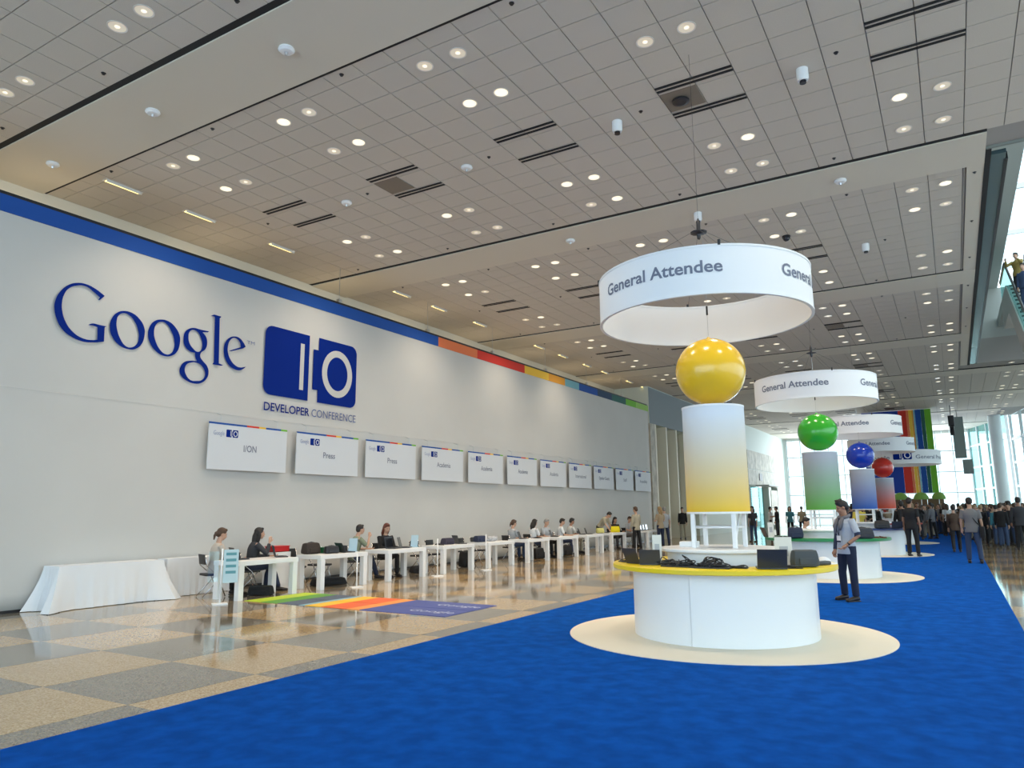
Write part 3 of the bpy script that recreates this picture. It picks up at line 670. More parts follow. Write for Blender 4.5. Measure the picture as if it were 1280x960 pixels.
MB().box((0, 0, 0.025), (0.22, 0.14, 0.05), bev=0.02).obj('pouch_body', M_blackp, t, smooth='auto')
MB().box((0, 0, 0.052), (0.18, 0.01, 0.004)).obj('zip', M_steel, t)
t = thing('sun_hat', 'white folded cap behind the black pouch on the yellow counter', 'cap', (-1.50, 10.22, TZ), 0.3)
MB().ell((0, 0, 0.0), (0.09, 0.10, 0.09), 16, 10).obj('crown', M_cloth, t, smooth=True); MB().lathe([(0.05, 0.0), (0.15, 0.0), (0.15, 0.008), (0.05, 0.012)], seg=20, cap=False).obj('brim', M_cloth, t)
t = thing('paper_stack', 'white box of papers on the plinth of the yellow booth', 'papers', (-3.18, 10.05, 1.132), 0.2)
MB().box((0, 0, 0.035), (0.24, 0.3, 0.07), bev=0.004).obj('sheets', M_white, t)
# things on the green, blue counters
bag('dark backpack on the left of the green counter', (-3.3, 18.55, TZ), (0.36, 0.26, 0.26), 0.3, mat('navy_cloth', (0.02, 0.03, 0.06), 0.8))
bag('dark bag on the right of the green counter behind the standing man', (-1.9, 18.85, TZ), (0.5, 0.28, 0.24), 0.6, mat('charcoal_cloth', (0.035, 0.04, 0.05), 0.8))
cable_pile('black cables on the green counter', (-3.65, 18.82, TZ), 0.16, 26, 11)
cable_pile('dark reddish cables at the right tip of the green counter', (-1.62, 19.25, TZ), 0.12, 20, 12, color=mat('dark_red_cable', (0.2, 0.03, 0.03)))
sign_holder('white sign stand at the left end of the green counter', (-3.95, 19.0, TZ), D(20), 0.14, 0.36)
laptop('open laptop on the far left of the green counter', (-4.03, 19.3, TZ), D(120))
bag('black bag on the blue counter', (-2.2, 28.25, TZ), (0.5, 0.26, 0.26), 0.2, M_blackp)
laptop('open laptop on the blue counter', (-1.8, 28.5, TZ), D(200))
sign_holder('white sign stand with dark print on the blue counter', (-3.7, 28.5, TZ), D(10), 0.2, 0.36)

# ---------------------------------------------------------------- floor mat of coloured tiles
mt = thing('floor_mat', 'multicoloured striped mat on the polished floor near the first tables', 'mat', (0, 0, 0))
cols = [(-11.76, -11.3, (0.45, 0.62, 0.03)), (-11.3, -10.85, (0.10, 0.32, 0.04)), (-10.85, -10.3, (0.07, 0.10, 0.16)), (-10.3, -10.15, (0.25, 0.45, 0.55)), (-10.15, -9.75, (0.85, 0.50, 0.02)),
        (-9.75, -9.15, (0.80, 0.12, 0.02)), (-9.15, -8.85, (0.85, 0.30, 0.06)), (-8.85, -7.05, (0.05, 0.08, 0.32))]
mn = ['lime', 'green', 'dark slate', 'pale blue', 'yellow', 'red orange', 'orange', 'indigo']
for j, (ya, yb) in enumerate(((9.70, 10.46), (10.48, 11.24))):
    for i, (a, b, c) in enumerate(cols):
        s = 0.25*0 + (0.0 if i else 0)
        o = MB().b2(a+0.004, b-0.004, ya, yb, 0.0, 0.009).obj('mat_panel', mat('mat_'+mn[i].replace(' ', '_'), c, 0.55), mt); tag(o, mn[i]+' mat panel')
    v, f = text_mesh('Google', 0.3, 0.0)
    xs = [q[0] for q in v]; x0 = min(xs); k = 0.9/(max(xs)-x0)
    MB().add([(-8.05+(q[0]-x0)*k, ya+0.30+q[1]*0.9, 0.0105) for q in v], f).obj('lettering', mat('pale_print', (0.6, 0.65, 0.8)), mt)

# ---------------------------------------------------------------- white tables in a row, with chairs
def make_table(L=1.34, W=0.72):
    t = thing('white_table', '', 'table', (0, 0, 0))
    MB().box((0, 0, 0.69), (W+0.02, L+0.16, 0.09), bev=0.008).obj('tabletop', M_white, t)
    for a in (-1, 1):
        for b in (-1, 1):
            MB().box((a*(W/2-0.05), b*(L/2), 0.323), (0.12, 0.12, 0.646), bev=0.006).obj('leg', M_white, t)
    return t
TN = [9.61, 11.73, 13.95, 16.19, 18.41, 20.73, 22.95, 25.2, 27.5]
TLAB = ['nearest white table in the row, by the striped mat', 'second white table from the near end, with green and dark boxes', 'third white table, with two people and two screens',
        'fourth white table, with a dark bag and open laptop', 'fifth white table, with nobody seated and a grey coat', 'sixth white table, where a dark haired woman sits', 'seventh white table, in the middle of the seated people',
        'eighth white table, by the bending man', 'ninth white table with the yellow bag', 'white table across the gap at the far end of the row']
proto = make_table()
TCX = -12.2
TP = []
for k, y in enumerate(TN+[31.3]):
    o = proto if k == 0 else copy_tree(proto)
    o.location = (TCX+(0.0 if k < 9 else 0.1), y+0.06+0.67, 0); tag(o, TLAB[k], 'table', 'white tables along the fabric wall'); TP.append(o.location.y)
M_seat = mat('black_chair_vinyl', (0.02, 0.02, 0.022), 0.5)
M_tubec = mat('chrome_tube', (0.6, 0.6, 0.62), 0.2, metal=1.0)
def make_chair():
    t = thing('folding_chair', '', 'chair')
    MB().box((0, 0, 0.44), (0.40, 0.40, 0.045), bev=0.015).obj('seat', M_seat, t, smooth='auto')
    MB().box((0, -0.215, 0.74), (0.40, 0.03, 0.20), (0.12, 0, 0), bev=0.012).obj('backrest', M_seat, t, smooth='auto')
    for s in (-1, 1):
        MB().tube([(s*0.21, 0.20, 0.015), (s*0.21, 0.02, 0.44), (s*0.21, -0.19, 0.62), (s*0.21, -0.23, 0.84)], 0.011, 8).obj('leg', M_tubec, t, smooth=True)
        MB().tube([(s*0.19, -0.24, 0.015), (s*0.19, 0.16, 0.44)], 0.011, 8).obj('leg', M_tubec, t, smooth=True)
    MB().tube([(-0.2, 0.13, 0.17), (0.2, 0.13, 0.17)], 0.008, 6).obj('stretcher', M_tubec, t, smooth=True)
    return t
chp = None
def chair(x, y, rz, label, group='dark chairs behind the white tables'):
    global chp
    if chp is None: chp = make_chair(); o = chp
    else: o = copy_tree(chp)
    o.location = (x, y, 0); o.rotation_euler = (0, 0, rz); return tag(o, label, 'chair', group)

# draped tables by the fabric wall at the left
def draped(label, y0, y1, x0, x1, z, flare):
    t = thing('draped_table', label, 'table', ((x0+x1)/2, (y0+y1)/2, 0), 0)
    cx, cy = (x0+x1)/2, (y0+y1)/2; hx, hy = (x1-x0)/2, (y1-y0)/2
    m = MB(); P = []
    N = 34
    def per(u):   # perimeter of the rectangle, u in 0..4
        s = int(u) % 4; q = u-int(u)
        return [(hx, -hy+2*hy*q), (hx-2*hx*q, hy), (-hx, hy-2*hy*q), (-hx+2*hx*q, -hy)][s], [(1, 0), (0, 1), (-1, 0), (0, -1)][s], q
    n = 4*N; vs = []; rows = [0, 0.02, 0.1, 0.3, 0.55, 0.8, 1.0]
    for h in rows:
        for i in range(n):
            (px, py), (nx, ny), q = per(i/N*1.0)
            L = 2*hy if int(i/N) % 2 == 0 else 2*hx
            dc = min(q, 1-q)*L      # distance to a corner
            corner = max(0, 1-dc/0.28)
            hf = h**1.5; w = flare*hf*(corner**1.2)*1.0 + h*0.018*math.sin(i*1.9)+h*0.012*math.sin(i*0.63+1) + 0.006*h
            # corners push out along both axes
            sgx = 1 if px > 0 else -1; sgy = 1 if py > 0 else -1
            ex = nx*w + (sgx*flare*hf*corner*0.55 if nx == 0 else 0); ey = ny*w + (sgy*flare*hf*corner*0.9 if ny == 0 else 0)
            fold = corner*h*0.045*math.sin(dc*55)
            ex = ex if px > 0 else 0.0
            x = px+ex+(nx*fold if px > 0 else 0)
            vs.append((x, py+ey+ny*fold, z*(1-h)+0.012*h))
    fs = []
    for j in range(len(rows)-1):
        for i in range(n): k = (i+1) % n; fs.append((j*n+i, j*n+k, (j+1)*n+k, (j+1)*n+i))
    fs.append(tuple(range(n)))
    m.add(vs, fs)
    m.obj('tablecloth', M_cloth, t, smooth='auto')
    for a in (-1, 1):
        for b in (-1, 1): MB().tube([(a*(hx-0.06), b*(hy-0.1), 0.0), (a*(hx-0.06), b*(hy-0.1), z-0.02)], 0.014, 6).obj('leg', M_dsteel, t)
    return t
draped('long white draped table with flared cloth corners at the left', 7.12, 9.1, -13.92, -13.42, 0.76, 0.30)
draped('second draped table, hanging straight, behind the first woman', 9.3, 10.9, -13.92, -13.60, 0.76, 0.02)

# ---------------------------------------------------------------- ceiling fittings
def downlight(x, y, lit):
    global dlp
    k = 'lit' if lit else 'dim'
    if k not in dlp:
        t = thing('downlight', '', 'ceiling light')
        MB().lathe([(0.115, 0.0), (0.135, -0.006), (0.135, 0.004), (0.115, 0.006), (0.115, 0.0)], seg=24, cap=False).obj('trim_ring', M_can, t, smooth='auto')
        MB().lathe([(0.0, 0.002), (0.115, 0.0)], seg=24, cap=False).obj('reflector', M_dim, t, smooth=False)
        MB().lathe([(0.0, -0.003), (0.108 if lit else 0.035, -0.003)], seg=20, cap=False).obj('lamp_face', M_lit, t)
        dlp[k] = t; o = t
    else: o = copy_tree(dlp[k])
    o.location = (x, y, CZ-0.003)
    r = 'near' if y < 16 else ('middle' if y < 34 else 'far')
    return o, r
dlp = {}
rnd = random.Random(5)
ORD = ['first', 'second', 'third', 'fourth', 'fifth', 'sixth', 'seventh', 'eighth']
ordn = lambda y: ['foremost', 'nearest', 'second', 'third', 'fourth', 'fifth', 'sixth', 'seventh', 'eighth'][min(8, max(0, int((y-BY0)//PER)+1))]
for b in range(-1, 8):
    for r_, yy in enumerate((8.13, 9.36, 13.0, 14.22)):
        y = yy+PER*b
        for j in range(-3, 5):
            for s in (-1, 1):
                x = -2.94+3.1125*j+s*0.311
                if x < -15.9 or y > 74: continue
                if y > 16 and y < 41.5 and x > 0.7: continue
                if y > 66 and x > 3.2: continue
                if not seen(x, y, CZ, 0.03): continue
                lit = rnd.random() < 0.5
                o, w = downlight(x, y, lit)
                st = 'brightly lit' if lit else 'dim'
                tag(o, '%s downlight, %s of its pair, %s row, %s column from wall, %s bay' % (st, 'left' if s < 0 else 'right', ORD[r_], ORD[j+3], ordn(y)), 'ceiling light', '%s downlights of the %s bay %s' % (st, ordn(y), 'left' if x < -7.5 else ('centre' if x < -1.2 else 'right')))
side = lambda x: 'far left' if x < -10.8 else ('left' if x < -7.6 else ('left of centre' if x < -4.5 else ('centre' if x < -1.4 else 'right')))
for b in range(0, 7):
    for j in range(-3, 2):
        if b and j > 0: continue
        x = -2.94+3.1125*j; y = 11.12+PER*b
        if not seen(x, y, CZ, 0.04): continue
        panel = (b == 0 and j in (0, -2)) or (b > 0 and j in (0,))
        t = thing('air_diffuser', '%s pair of dark air slots in the %s bay%s' % (side(x), ordn(y), ', brown panel between' if panel else ''), 'air vent', (x, y, CZ-0.004), 0, 'linear air diffusers in the ceiling')
        for yy in (-0.51, -0.40, 0.40, 0.51):
            MB().box((0, yy, -0.004), (1.24, 0.05, 0.012)).obj('slot', M_black, t)
        if panel:
            MB().box((-0.31, 0, -0.002), (0.60, 0.6, 0.008)).obj('access_panel', mat('brown_panel', (0.22, 0.18, 0.14), 0.8), t)
            if b == 0 and j == 0: MB().lathe([(0.10, -0.01), (0.14, -0.02), (0.14, -0.05), (0.09, -0.06)], (-0.35, 0.0, 0), seg=16).obj('speaker_grille', M_dsteel, t)
def dome(kind, label, x, y, z=CZ, grp='small fittings on the ceiling'):
    if kind == 'projector':
        t = thing('ceiling_spotlight', label, 'spotlight', (x, y, z), 0, grp)
        MB().lathe([(0.09, 0), (0.09, -0.16), (0.075, -0.2), (0, -0.2)], seg=20, cap=False).obj('housing', M_white, t, smooth='auto')
        MB().lathe([(0.05, -0.2), (0.05, -0.24), (0, -0.24)], seg=14, cap=False).obj('lens', M_blackp, t, smooth='auto')
    elif kind == 'detector':
        t = thing('smoke_detector', label, 'detector', (x, y, z), 0, grp)
        MB().lathe([(0.11, 0), (0.12, -0.03), (0.09, -0.06), (0, -0.07)], seg=20, cap=False).obj('cover', M_white, t, smooth='auto')
        MB().lathe([(0.03, -0.07), (0.02, -0.11), (0, -0.11)], seg=10, cap=False).obj('sensor', M_steel, t, smooth='auto')
    elif kind == 'camera':
        t = thing('dome_camera', label, 'camera', (x, y, z), 0, grp)
        MB().lathe([(0.10, 0), (0.10, -0.05), (0.08, -0.05)], seg=18, cap=False).obj('mount', M_blackp, t, smooth='auto')
        MB().ell((0, 0, -0.06), (0.085, 0.085, 0.08), 18, 10).obj('bubble', M_screen, t, smooth=True)
    else:
        t = thing('sprinkler_head', label, 'sprinkler', (x, y, z), 0, grp); t.scale = (.75, .75, .45)
        MB().lathe([(0.035, 0), (0.035, -0.012), (0.012, -0.015), (0.012, -0.05), (0.03, -0.052), (0.03, -0.058), (0, -0.058)], seg=12, cap=False).obj('head', M_dsteel, t, smooth='auto')
        MB().lathe([(0.05, 0.0), (0.05, -0.006), (0.03, -0.006)], seg=12, cap=False).obj('escutcheon', M_dsteel, t)
    return t
dome('projector', 'white ceiling spotlight right of centre near the top of the view', -1.40, 11.3)
dome('projector', 'white ceiling spotlight above the largest ring sign, left of the brown vent panel', -4.48, 11.22)
dome('detector', 'small white detector in the nearest tiled bay, left of centre', -7.70, 11.22)
dome('detector', 'small white detector in the nearest tiled bay, far left', -10.9, 11.2)
dome('detector', 'white detector on the foremost cream soffit, right', -7.8, 6.68, CZ-0.03)
dome('detector', 'white detector on the foremost cream soffit, middle', -11.03, 6.68, CZ-0.03)
dome('detector', 'white detector on the foremost cream soffit by the fabric wall', -14.4, 6.8, CZ-0.03)
dome('detector', 'white detector on the second soffit, right part', -1.4, 15.8, CZ-0.03)
dome('projector', 'white spotlight on the second soffit above the largest ring', -4.45, 15.9, CZ-0.03)
dome('detector', 'white detector on the second soffit, left of the largest ring', -7.7, 15.85, CZ-0.03)
dome('camera', 'black dome camera right above the largest ring sign', -3.0, 18.6)
dome('projector', 'white spotlight in the bay right of the largest ring sign', -1.35, 20.3)
for b in range(-1, 3):
    for j in range(-4, 2):
        for q, yy in enumerate((7.62, 11.12, 14.75)):
            x = -2.94+3.1125*(j+0.5); y = yy+PER*b
            if b >= 1 and x > 0.7: continue
            if q == 1: x += 0.5
            if x < -15.8 or not seen(x, y, CZ, 0.0): continue
            dome('sprinkler', 'small dark sprinkler head, %s row, %s column from the wall, %s bay' % (ORD[q], ORD[j+4], ordn(y)), x, y, grp='sprinkler heads of the %s bay %s' % (ordn(y), side(x)))
for k in range(6):
    dome('sprinkler', '%s small dark sprinkler on the cream margin beside the ceiling opening' % ORD[k], 1.0, 16.9+3.0*k, CZ-0.02, 'sprinklers along the opening')
ww = [8.15, 9.98, 12.4, 17.24, 19.2, 21.7, 26.2, 28.4, 30.9, 33.0, 36.2, 38.4]
for k, y in enumerate(ww):
    t = thing('wall_washer', '%s glowing yellow strip light in the ceiling by the fabric wall' % ['first', 'second', 'third', 'fourth', 'fifth', 'sixth', 'seventh', 'eighth', 'ninth', 'tenth', 'eleventh', 'twelfth'][k], 'ceiling light', (-14.3, y, CZ-0.004), 0, 'strip lights along the wall')
    MB().box((0, 0, -0.003), (0.16, 0.80, 0.012)).obj('frame', M_can, t)
    MB().box((0, 0.0, -0.012), (0.10, 0.72, 0.006)).obj('tube', M_strip, t)
    MB().box((0.06, 0.0, -0.03), (0.008, 0.76, 0.05)).obj('baffle', M_can, t)
for k, y in enumerate((14.3, 18.3, 22.2, 26.3, 30.3, 34.5)):
    t = thing('truss_clamp', 'small grey clamp on the top edge of the fabric wall, %s from the near end' % ['first', 'second', 'third', 'fourth', 'fifth', 'sixth'][k], 'clamp', (FX-0.08, y, 7.36), 0, 'clamps on top of the fabric wall')
    MB().box((0, 0, 0.05), (0.1, 0.12, 0.1), bev=0.01).obj('jaw', M_steel, t)
    MB().tube([(0, 0, 0.1), (0, 0, CZ-7.36-0.05)], 0.008, 6).obj('drop_rod', M_steel, t)
# ---------------------------------------------------------------- people
M_skin = mat('skin_light', (0.55, 0.33, 0.23), 0.55); M_skin2 = mat('skin_medium', (0.36, 0.19, 0.12), 0.55)
M_eye = mat('eye_dark', (0.03, 0.02, 0.02), 0.3); M_lip = mat('lip', (0.42, 0.16, 0.13), 0.5)
M_hair = mat('hair_black', (0.012, 0.009, 0.008), 0.55, bump=0.5, bscale=120); M_hairb = mat('hair_brown', (0.07, 0.035, 0.018), 0.55, bump=0.5, bscale=120)
M_hairg = mat('hair_blond', (0.32, 0.21, 0.10), 0.6); M_hairr = mat('hair_auburn', (0.12, 0.03, 0.015), 0.55); M_hairw = mat('hair_grey', (0.30, 0.29, 0.28), 0.7)
M_shoe = mat('dark_shoe', (0.025, 0.02, 0.02), 0.5)
cl = lambda n, c, r=0.85: mat('cloth_'+n, c, r)
V = Vector
def remesh(mb, voxel, name, smooth_it=3):
    me = bpy.data.meshes.new('tmp'); me.from_pydata([tuple(v) for v in mb.v], [], mb.f)
    bm = bmesh.new(); bm.from_mesh(me); bmesh.ops.recalc_face_normals(bm, faces=bm.faces); bm.to_mesh(me); bm.free()
    o = bpy.data.objects.new('tmp', me); COL.objects.link(o)
    r = o.modifiers.new('r', 'REMESH'); r.mode = 'VOXEL'; r.voxel_size = voxel; r.use_smooth_shade = True
    s = o.modifiers.new('s', 'SMOOTH'); s.factor = 0.5; s.iterations = smooth_it
    dg = bpy.context.evaluated_depsgraph_get(); out = bpy.data.meshes.new_from_object(o.evaluated_get(dg))
    vs = [tuple(v.co) for v in out.vertices]; fs = [tuple(p.vertices) for p in out.polygons]
    bpy.data.objects.remove(o); bpy.data.meshes.remove(me); bpy.data.meshes.remove(out)
    return vs, fs
def rotx(v, a): return Euler((a, 0, 0)).to_matrix() @ v
POSES = {
 'stand': dict(lean=0.02, head=(0, 0.05), armL=((-.14, 0.0, -1), (-.05, .18, -1)), armR=((.14, .0, -1), (.05, .18, -1)), legL=((-.05, .02, -1), (-.03, -.03, -1)), legR=((.07, .0, -1), (.03, -.04, -1))),
 'fold': dict(lean=0.02, head=(0.2, 0.1), armL=((-.25, .1, -1), (.55, .8, .1)), armR=((.25, .1, -1), (-.3, .9, .35)), legL=((-.05, .02, -1), (-.03, -.03, -1)), legR=((.08, .06, -1), (.03, -.06, -1))),
 'walk': dict(lean=0.06, head=(0, 0.0), armL=((-.14, .28, -1), (0, .5, -1)), armR=((.16, -.28, -1), (.05, .02, -1)), legL=((-.02, -.22, -1), (0, -.5, -1)), legR=((.02, .36, -1), (0, -.02, -1))),
 'back': dict(lean=0.03, head=(0, 0.05), armL=((-.22, .05, -1), (-.02, .35, -1)), armR=((.2, .0, -1), (.05, .4, -1)), legL=((-.07, .05, -1), (-.04, -.04, -1)), legR=((.09, -.12, -1), (.04, -.12, -1))),
 'sit': dict(lean=-0.14, sit=1, head=(0, 0.28), armL=((-.12, .45, -1), (.1, 1, -.05)), armR=((.12, .45, -1), (-.1, 1, -.05)), legL=((-.1, 1, 0.02), (0, .02, -1)), legR=((.1, 1, .02), (0, .05, -1))),
 'chin': dict(lean=-0.22, sit=1, head=(0, 0.0), armL=((-.1, .5, -1), (.3, 1, -.05)), armR=((.05, .75, -.75), (-.25, .25, 1.0)), legL=((-.1, 1, 0.02), (0, -.1, -1)), legR=((.12, 1, .06), (0, .4, -1))),
 'bend': dict(lean=-0.75, head=(0, 0.2), armL=((-.1, .35, -1), (0, .55, -1)), armR=((.15, .5, -1), (.05, .75, -.8)), legL=((-.06, .06, -1), (-.03, -.08, -1)), legR=((.08, -.05, -1), (.03, -.06, -1))),
 'photo': dict(lean=0.0, head=(0, 0.1), armL=((-.35, .75, -.5), (.35, .7, .75)), armR=((.35, .75, -.5), (-.35, .7, .75)), legL=((-.06, .02, -1), (-.03, -.03, -1)), legR=((.08, .0, -1), (.03, -.04, -1))),
 'hip': dict(lean=0.03, head=(-0.45, 0.32), armL=((-.38, -.10, -1), (.45, .62, -.62)), armR=((.16, .0, -1), (-.10, .34, -1)), legL=((-.06, .0, -1), (-.02, -.02, -1)), legR=((.09, .05, -1), (.04, -.08, -1))),
}
def skeleton(p):
    L = -p['lean']*1.0  # lean > 0 bends slightly back, negative forward
    J = {}
    P_ = V((0, 0, 0))
    up = lambda v: rotx(v, -abs(p['lean']) if p['lean'] < 0 else p['lean']*0)
    J['pelvis'] = P_; J['waist'] = P_+up(V((0, 0.0, .13))); J['chest'] = P_+up(V((0, .015, .33))); J['neck'] = P_+up(V((0, -.01, .52)))
    hy, hp = p['head']
    hb = J['neck']+up(V((0, .01, .06)))
    J['headc'] = hb+up(V((0, .025, .115))) if p['lean'] > -.5 else hb+V((0, .09, .07))
    J['hrot'] = (-hp if p['lean'] > -.5 else -.7, 0, hy)
    for s, k in ((-1, 'L'), (1, 'R')):
        sh = P_+up(V((s*.178, -.005, .455))); a, b = [V(q).normalized() for q in p['arm'+k]]
        el = sh+a*.285; wr = el+b*.245; J['sh'+k] = sh; J['el'+k] = el; J['wr'+k] = wr; J['hd'+k] = b
        hi = V((s*.092, 0, -.03)); c, d = [V(q).normalized() for q in p['leg'+k]]
        kn = hi+c*.43; an = kn+d*.41; J['hi'+k] = hi; J['kn'+k] = kn; J['an'+k] = an
    low = min(J['anL'].z, J['anR'].z); off = (0.085-low) if not p.get('sit') else 0.54
    if p.get('sit'):
        for k in 'LR':
            J['an'+k].z = 0.085-off if J['an'+k].z < -.30 else J['an'+k].z
    for k, v in J.items():
        if k not in ('hrot', 'hdL', 'hdR'): v.z += off
    return J
def torso(m, J, g, female=False, z1=1.0):
    """stack of ellipses from the hips to the neck"""
    S = [(-.10, .150, .105), (-.03, .168+.0, .118), (.05, .158, .110), (.14, .138 if not female else .122, .098), (.24, .152 if not female else .138, .108), (.34, .172 if not female else .152, .118), (.42, .172 if not female else .148, .105), (.475, .125, .08), (.515, .062, .06)]
    p0 = J['pelvis']; ax = (J['neck']-p0).normalized(); X = V((1, 0, 0)); Y = ax.cross(X).normalized()*-1
    Y = V((0, ax.z, -ax.y)).normalized()
    vs = []; fs = []; n = 20
    for h, a, b in S:
        c = p0+ax*h if h >= 0.0 else p0+V((0, 0, h))
        for i in range(n):
            t = 2*PI*i/n; vs.append(c+X*((a+g)*math.cos(t))+Y*((b+g)*math.sin(t)))
    for j in range(len(S)-1):
        for i in range(n): k = (i+1) % n; fs.append((j*n+i, j*n+k, (j+1)*n+k, (j+1)*n+i))
    fs.append(tuple(range(n-1, -1, -1))); fs.append(tuple((len(S)-1)*n+i for i in range(n)))
    m.add(vs, fs)
def hand(m, J, k, fine=False, curl=0.5):
    w = J['wr'+k]; d = J['hd'+k].normalized(); s = -1 if k == 'L' else 1
    side = d.cross(V((0, 0, 1))); side = V((0, 1, 0)) if side.length < 0.4 else side.normalized()
    if side.y < 0 and abs(side.y) > 0.5: side = -side
    nrm = d.cross(side).normalized()
    if nrm.x*s > 0: nrm = -nrm           # palm turns to the body
    pc = w+d*.045
    m.tube([w-d*.02, w+d*.02, w+d*.075, w+d*.095], [.024, .03, .036, .030], 10)
    F = MB()
    for i, (o, L) in enumerate(((-.028, .058), (-.0095, .072), (.0095, .076), (.028, .068))):
        b = w+d*.088+side*o; k1 = b+d*(L*.45)+nrm*(L*.12); k2 = k1+d*(L*.33)*(1-curl*.5)+nrm*(L*.30*curl*1.4); k3 = k2+d*(L*.16)+nrm*(L*.34*curl*1.4)
        F.cap_tube([b-d*.012, k1, k2, k3], [.0088, .0084, .0076, .0066], 7)
    b = w+d*.03+side*.026; k1 = b+side*.028+d*.028+nrm*.010; k2 = k1+d*.030+side*.008+nrm*.010
    F.cap_tube([b, k1, k2], [.012, .0098, .008], 7)
    return F
def head(m, J, s=1.0):
    c = J['headc']; R = Euler(J['hrot']).to_matrix()
    q = lambda x, y, z: c+R@V((x, y, z))*s
    m.ell(c+R@V((0, -.012, .028)), (.077, .095, .092), 22, 16, J['hrot'])
    m.ell(q(0, .018, -.045), (.058, .066, .072), 18, 12, J['hrot'])
    m.ell(q(0, .055, -.092), (.028, .024, .022), 12, 8, J['hrot'])
    m.tube([q(0, .080, .018), q(0, .098, -.012), q(0, .108, -.030), q(0, .094, -.040)], [.009, .011, .016, .010], 8)
    for s_ in (-1, 1):
        m.ell(q(s_*.030, .073, .022), (.020, .014, .012), 10, 6, J['hrot'])
        m.ell(q(s_*.078, -.005, -.005), (.010, .020, .032), 10, 8, J['hrot'])
        m.ell(q(s_*.034, .062, -.03), (.024, .022, .026), 10, 6, J['hrot'])
    m.ell(q(0, .084, -.062), (.022, .012, .009), 10, 6, J['hrot'])
def face_bits(J):
    c = J['headc']; R = Euler(J['hrot']).to_matrix(); q = lambda x, y, z: c+R@V((x, y, z))
    E = MB()
    for s in (-1, 1):
        E.ell(q(s*.030, .083, .006), (.011, .006, .006), 10, 6, J['hrot'])
        E.tube([q(s*.014, .090, .027), q(s*.032, .091, .033), q(s*.050, .080, .027)], [.003, .004, .002], 5)
    Lp = MB(); Lp.ell(q(0, .0925, -.062), (.021, .006, .005), 10, 6, J['hrot'])
    return E, Lp
TPL = {}
def template(pose, sleeve='short', hair='short', female=False, fine=False):
    key = (pose, sleeve, hair, female, fine)
    if key in TPL: return TPL[key]
    J = skeleton(POSES[pose]); vx = 0.0085 if fine else 0.015
    B = MB(); torso(B, J, -0.004, female)
    B.tube([J['neck']-V((0, 0, .05)), J['neck']+V((0, .005, .03)), J['headc']-V((0, .015, .03))], [.062, .054, .05], 14)
    head(B, J)
    fem = 0.9 if female else 1.0
    for k in 'LR':
        B.cap_tube([J['sh'+k], J['sh'+k].lerp(J['el'+k], .4), J['el'+k], J['el'+k].lerp(J['wr'+k], .3), J['wr'+k]], [.050*fem, .043*fem, .036*fem, .037*fem, .025], 12)
        B.cap_tube([J['hi'+k], J['hi'+k].lerp(J['kn'+k], .5), J['kn'+k], J['kn'+k].lerp(J['an'+k], .3), J['an'+k]], [.080, .070, .050, .050, .034], 14)
    fing = [hand(B, J, k, fine, .55) for k in 'LR']
    vs, fs = remesh(B, vx, 'b'); body = MB(); body.add(vs, fs)
    for F in fing: body.add(F.v, F.f)
    body.cur = 1; E, Lp = face_bits(J); body.add(E.v, E.f); body.cur = 2; body.add(Lp.v, Lp.f)
    out = {'J': J, 'body': body.mesh('body', [M_skin, M_eye, M_lip], True)}
    # shirt
    S = MB(); torso(S, J, 0.014, female)
    for k in 'LR':
        if sleeve == 'short': S.tube([J['sh'+k]+V((0, 0, .0))-(J['el'+k]-J['sh'+k])*.1, J['sh'+k].lerp(J['el'+k], .35), J['sh'+k].lerp(J['el'+k], .78)], [.060, .062, .060], 14)
        else: S.tube([J['sh'+k]-(J['el'+k]-J['sh'+k])*.1, J['sh'+k].lerp(J['el'+k], .5), J['el'+k], J['el'+k].lerp(J['wr'+k], .4), J['el'+k].lerp(J['wr'+k], .93)], [.062, .058, .052, .048, .038], 14)
    if not POSES[pose].get('sit'):
        ax = V((0, 0, -1)); p0 = J['pelvis']; S.tube([p0+V((0, 0, .02)), p0+V((0, 0, -.06)), p0+V((0, 0, -.13))], [.14, .145, .145], 20, sc=(1.28, .92))
    vs, fs = remesh(S, vx, 's', 2); m = MB(); m.add(vs, fs); out['shirt'] = m.mesh('shirt', M_whitef, True)
    T = MB(); p0 = J['pelvis']
    T.tube([p0+V((0, 0, .06)), p0+V((0, 0, -.02)), p0+V((0, 0, -.11))], [.135, .142, .125], 20, sc=(1.24, .88))
    for k in 'LR':
        kn, an, hi = J['kn'+k], J['an'+k], J['hi'+k]
        T.tube([hi+(hi-kn)*.08, hi.lerp(kn, .4), kn, kn.lerp(an, .4), kn.lerp(an, .97)], [.098, .086, .068, .064, .058], 16)
        T.ell(kn, (.066, .066, .066), 12, 8)
    vs, fs = remesh(T, vx, 't', 2); m = MB(); m.add(vs, fs); out['trousers'] = m.mesh('trousers', M_whitef, True)
    for k in 'LR':
        an = J['an'+k]; m = MB()
        m.tube([an+V((0, -.065, -.045)), an+V((0, -.04, -.03)), an+V((0, .04, -.03)), an+V((0, .12, -.048)), an+V((0, .185, -.055)), an+V((0, .205, -.06))], [.018, .046, .048, .042, .034, .012], 12, sc=(1, .80))
        m.tube([an+V((0, 0, .0)), an+V((0, .0, .035))], [.046, .042], 10)
        m.box(an+V((0, .065, -.076)), (.085, .255, .016), bev=.006); out['shoe'+k] = m.mesh('shoe', M_shoe, True)
    c = J['headc']; R = Euler(J['hrot']).to_matrix(); q = lambda x, y, z: c+R@V((x, y, z)); H = MB()
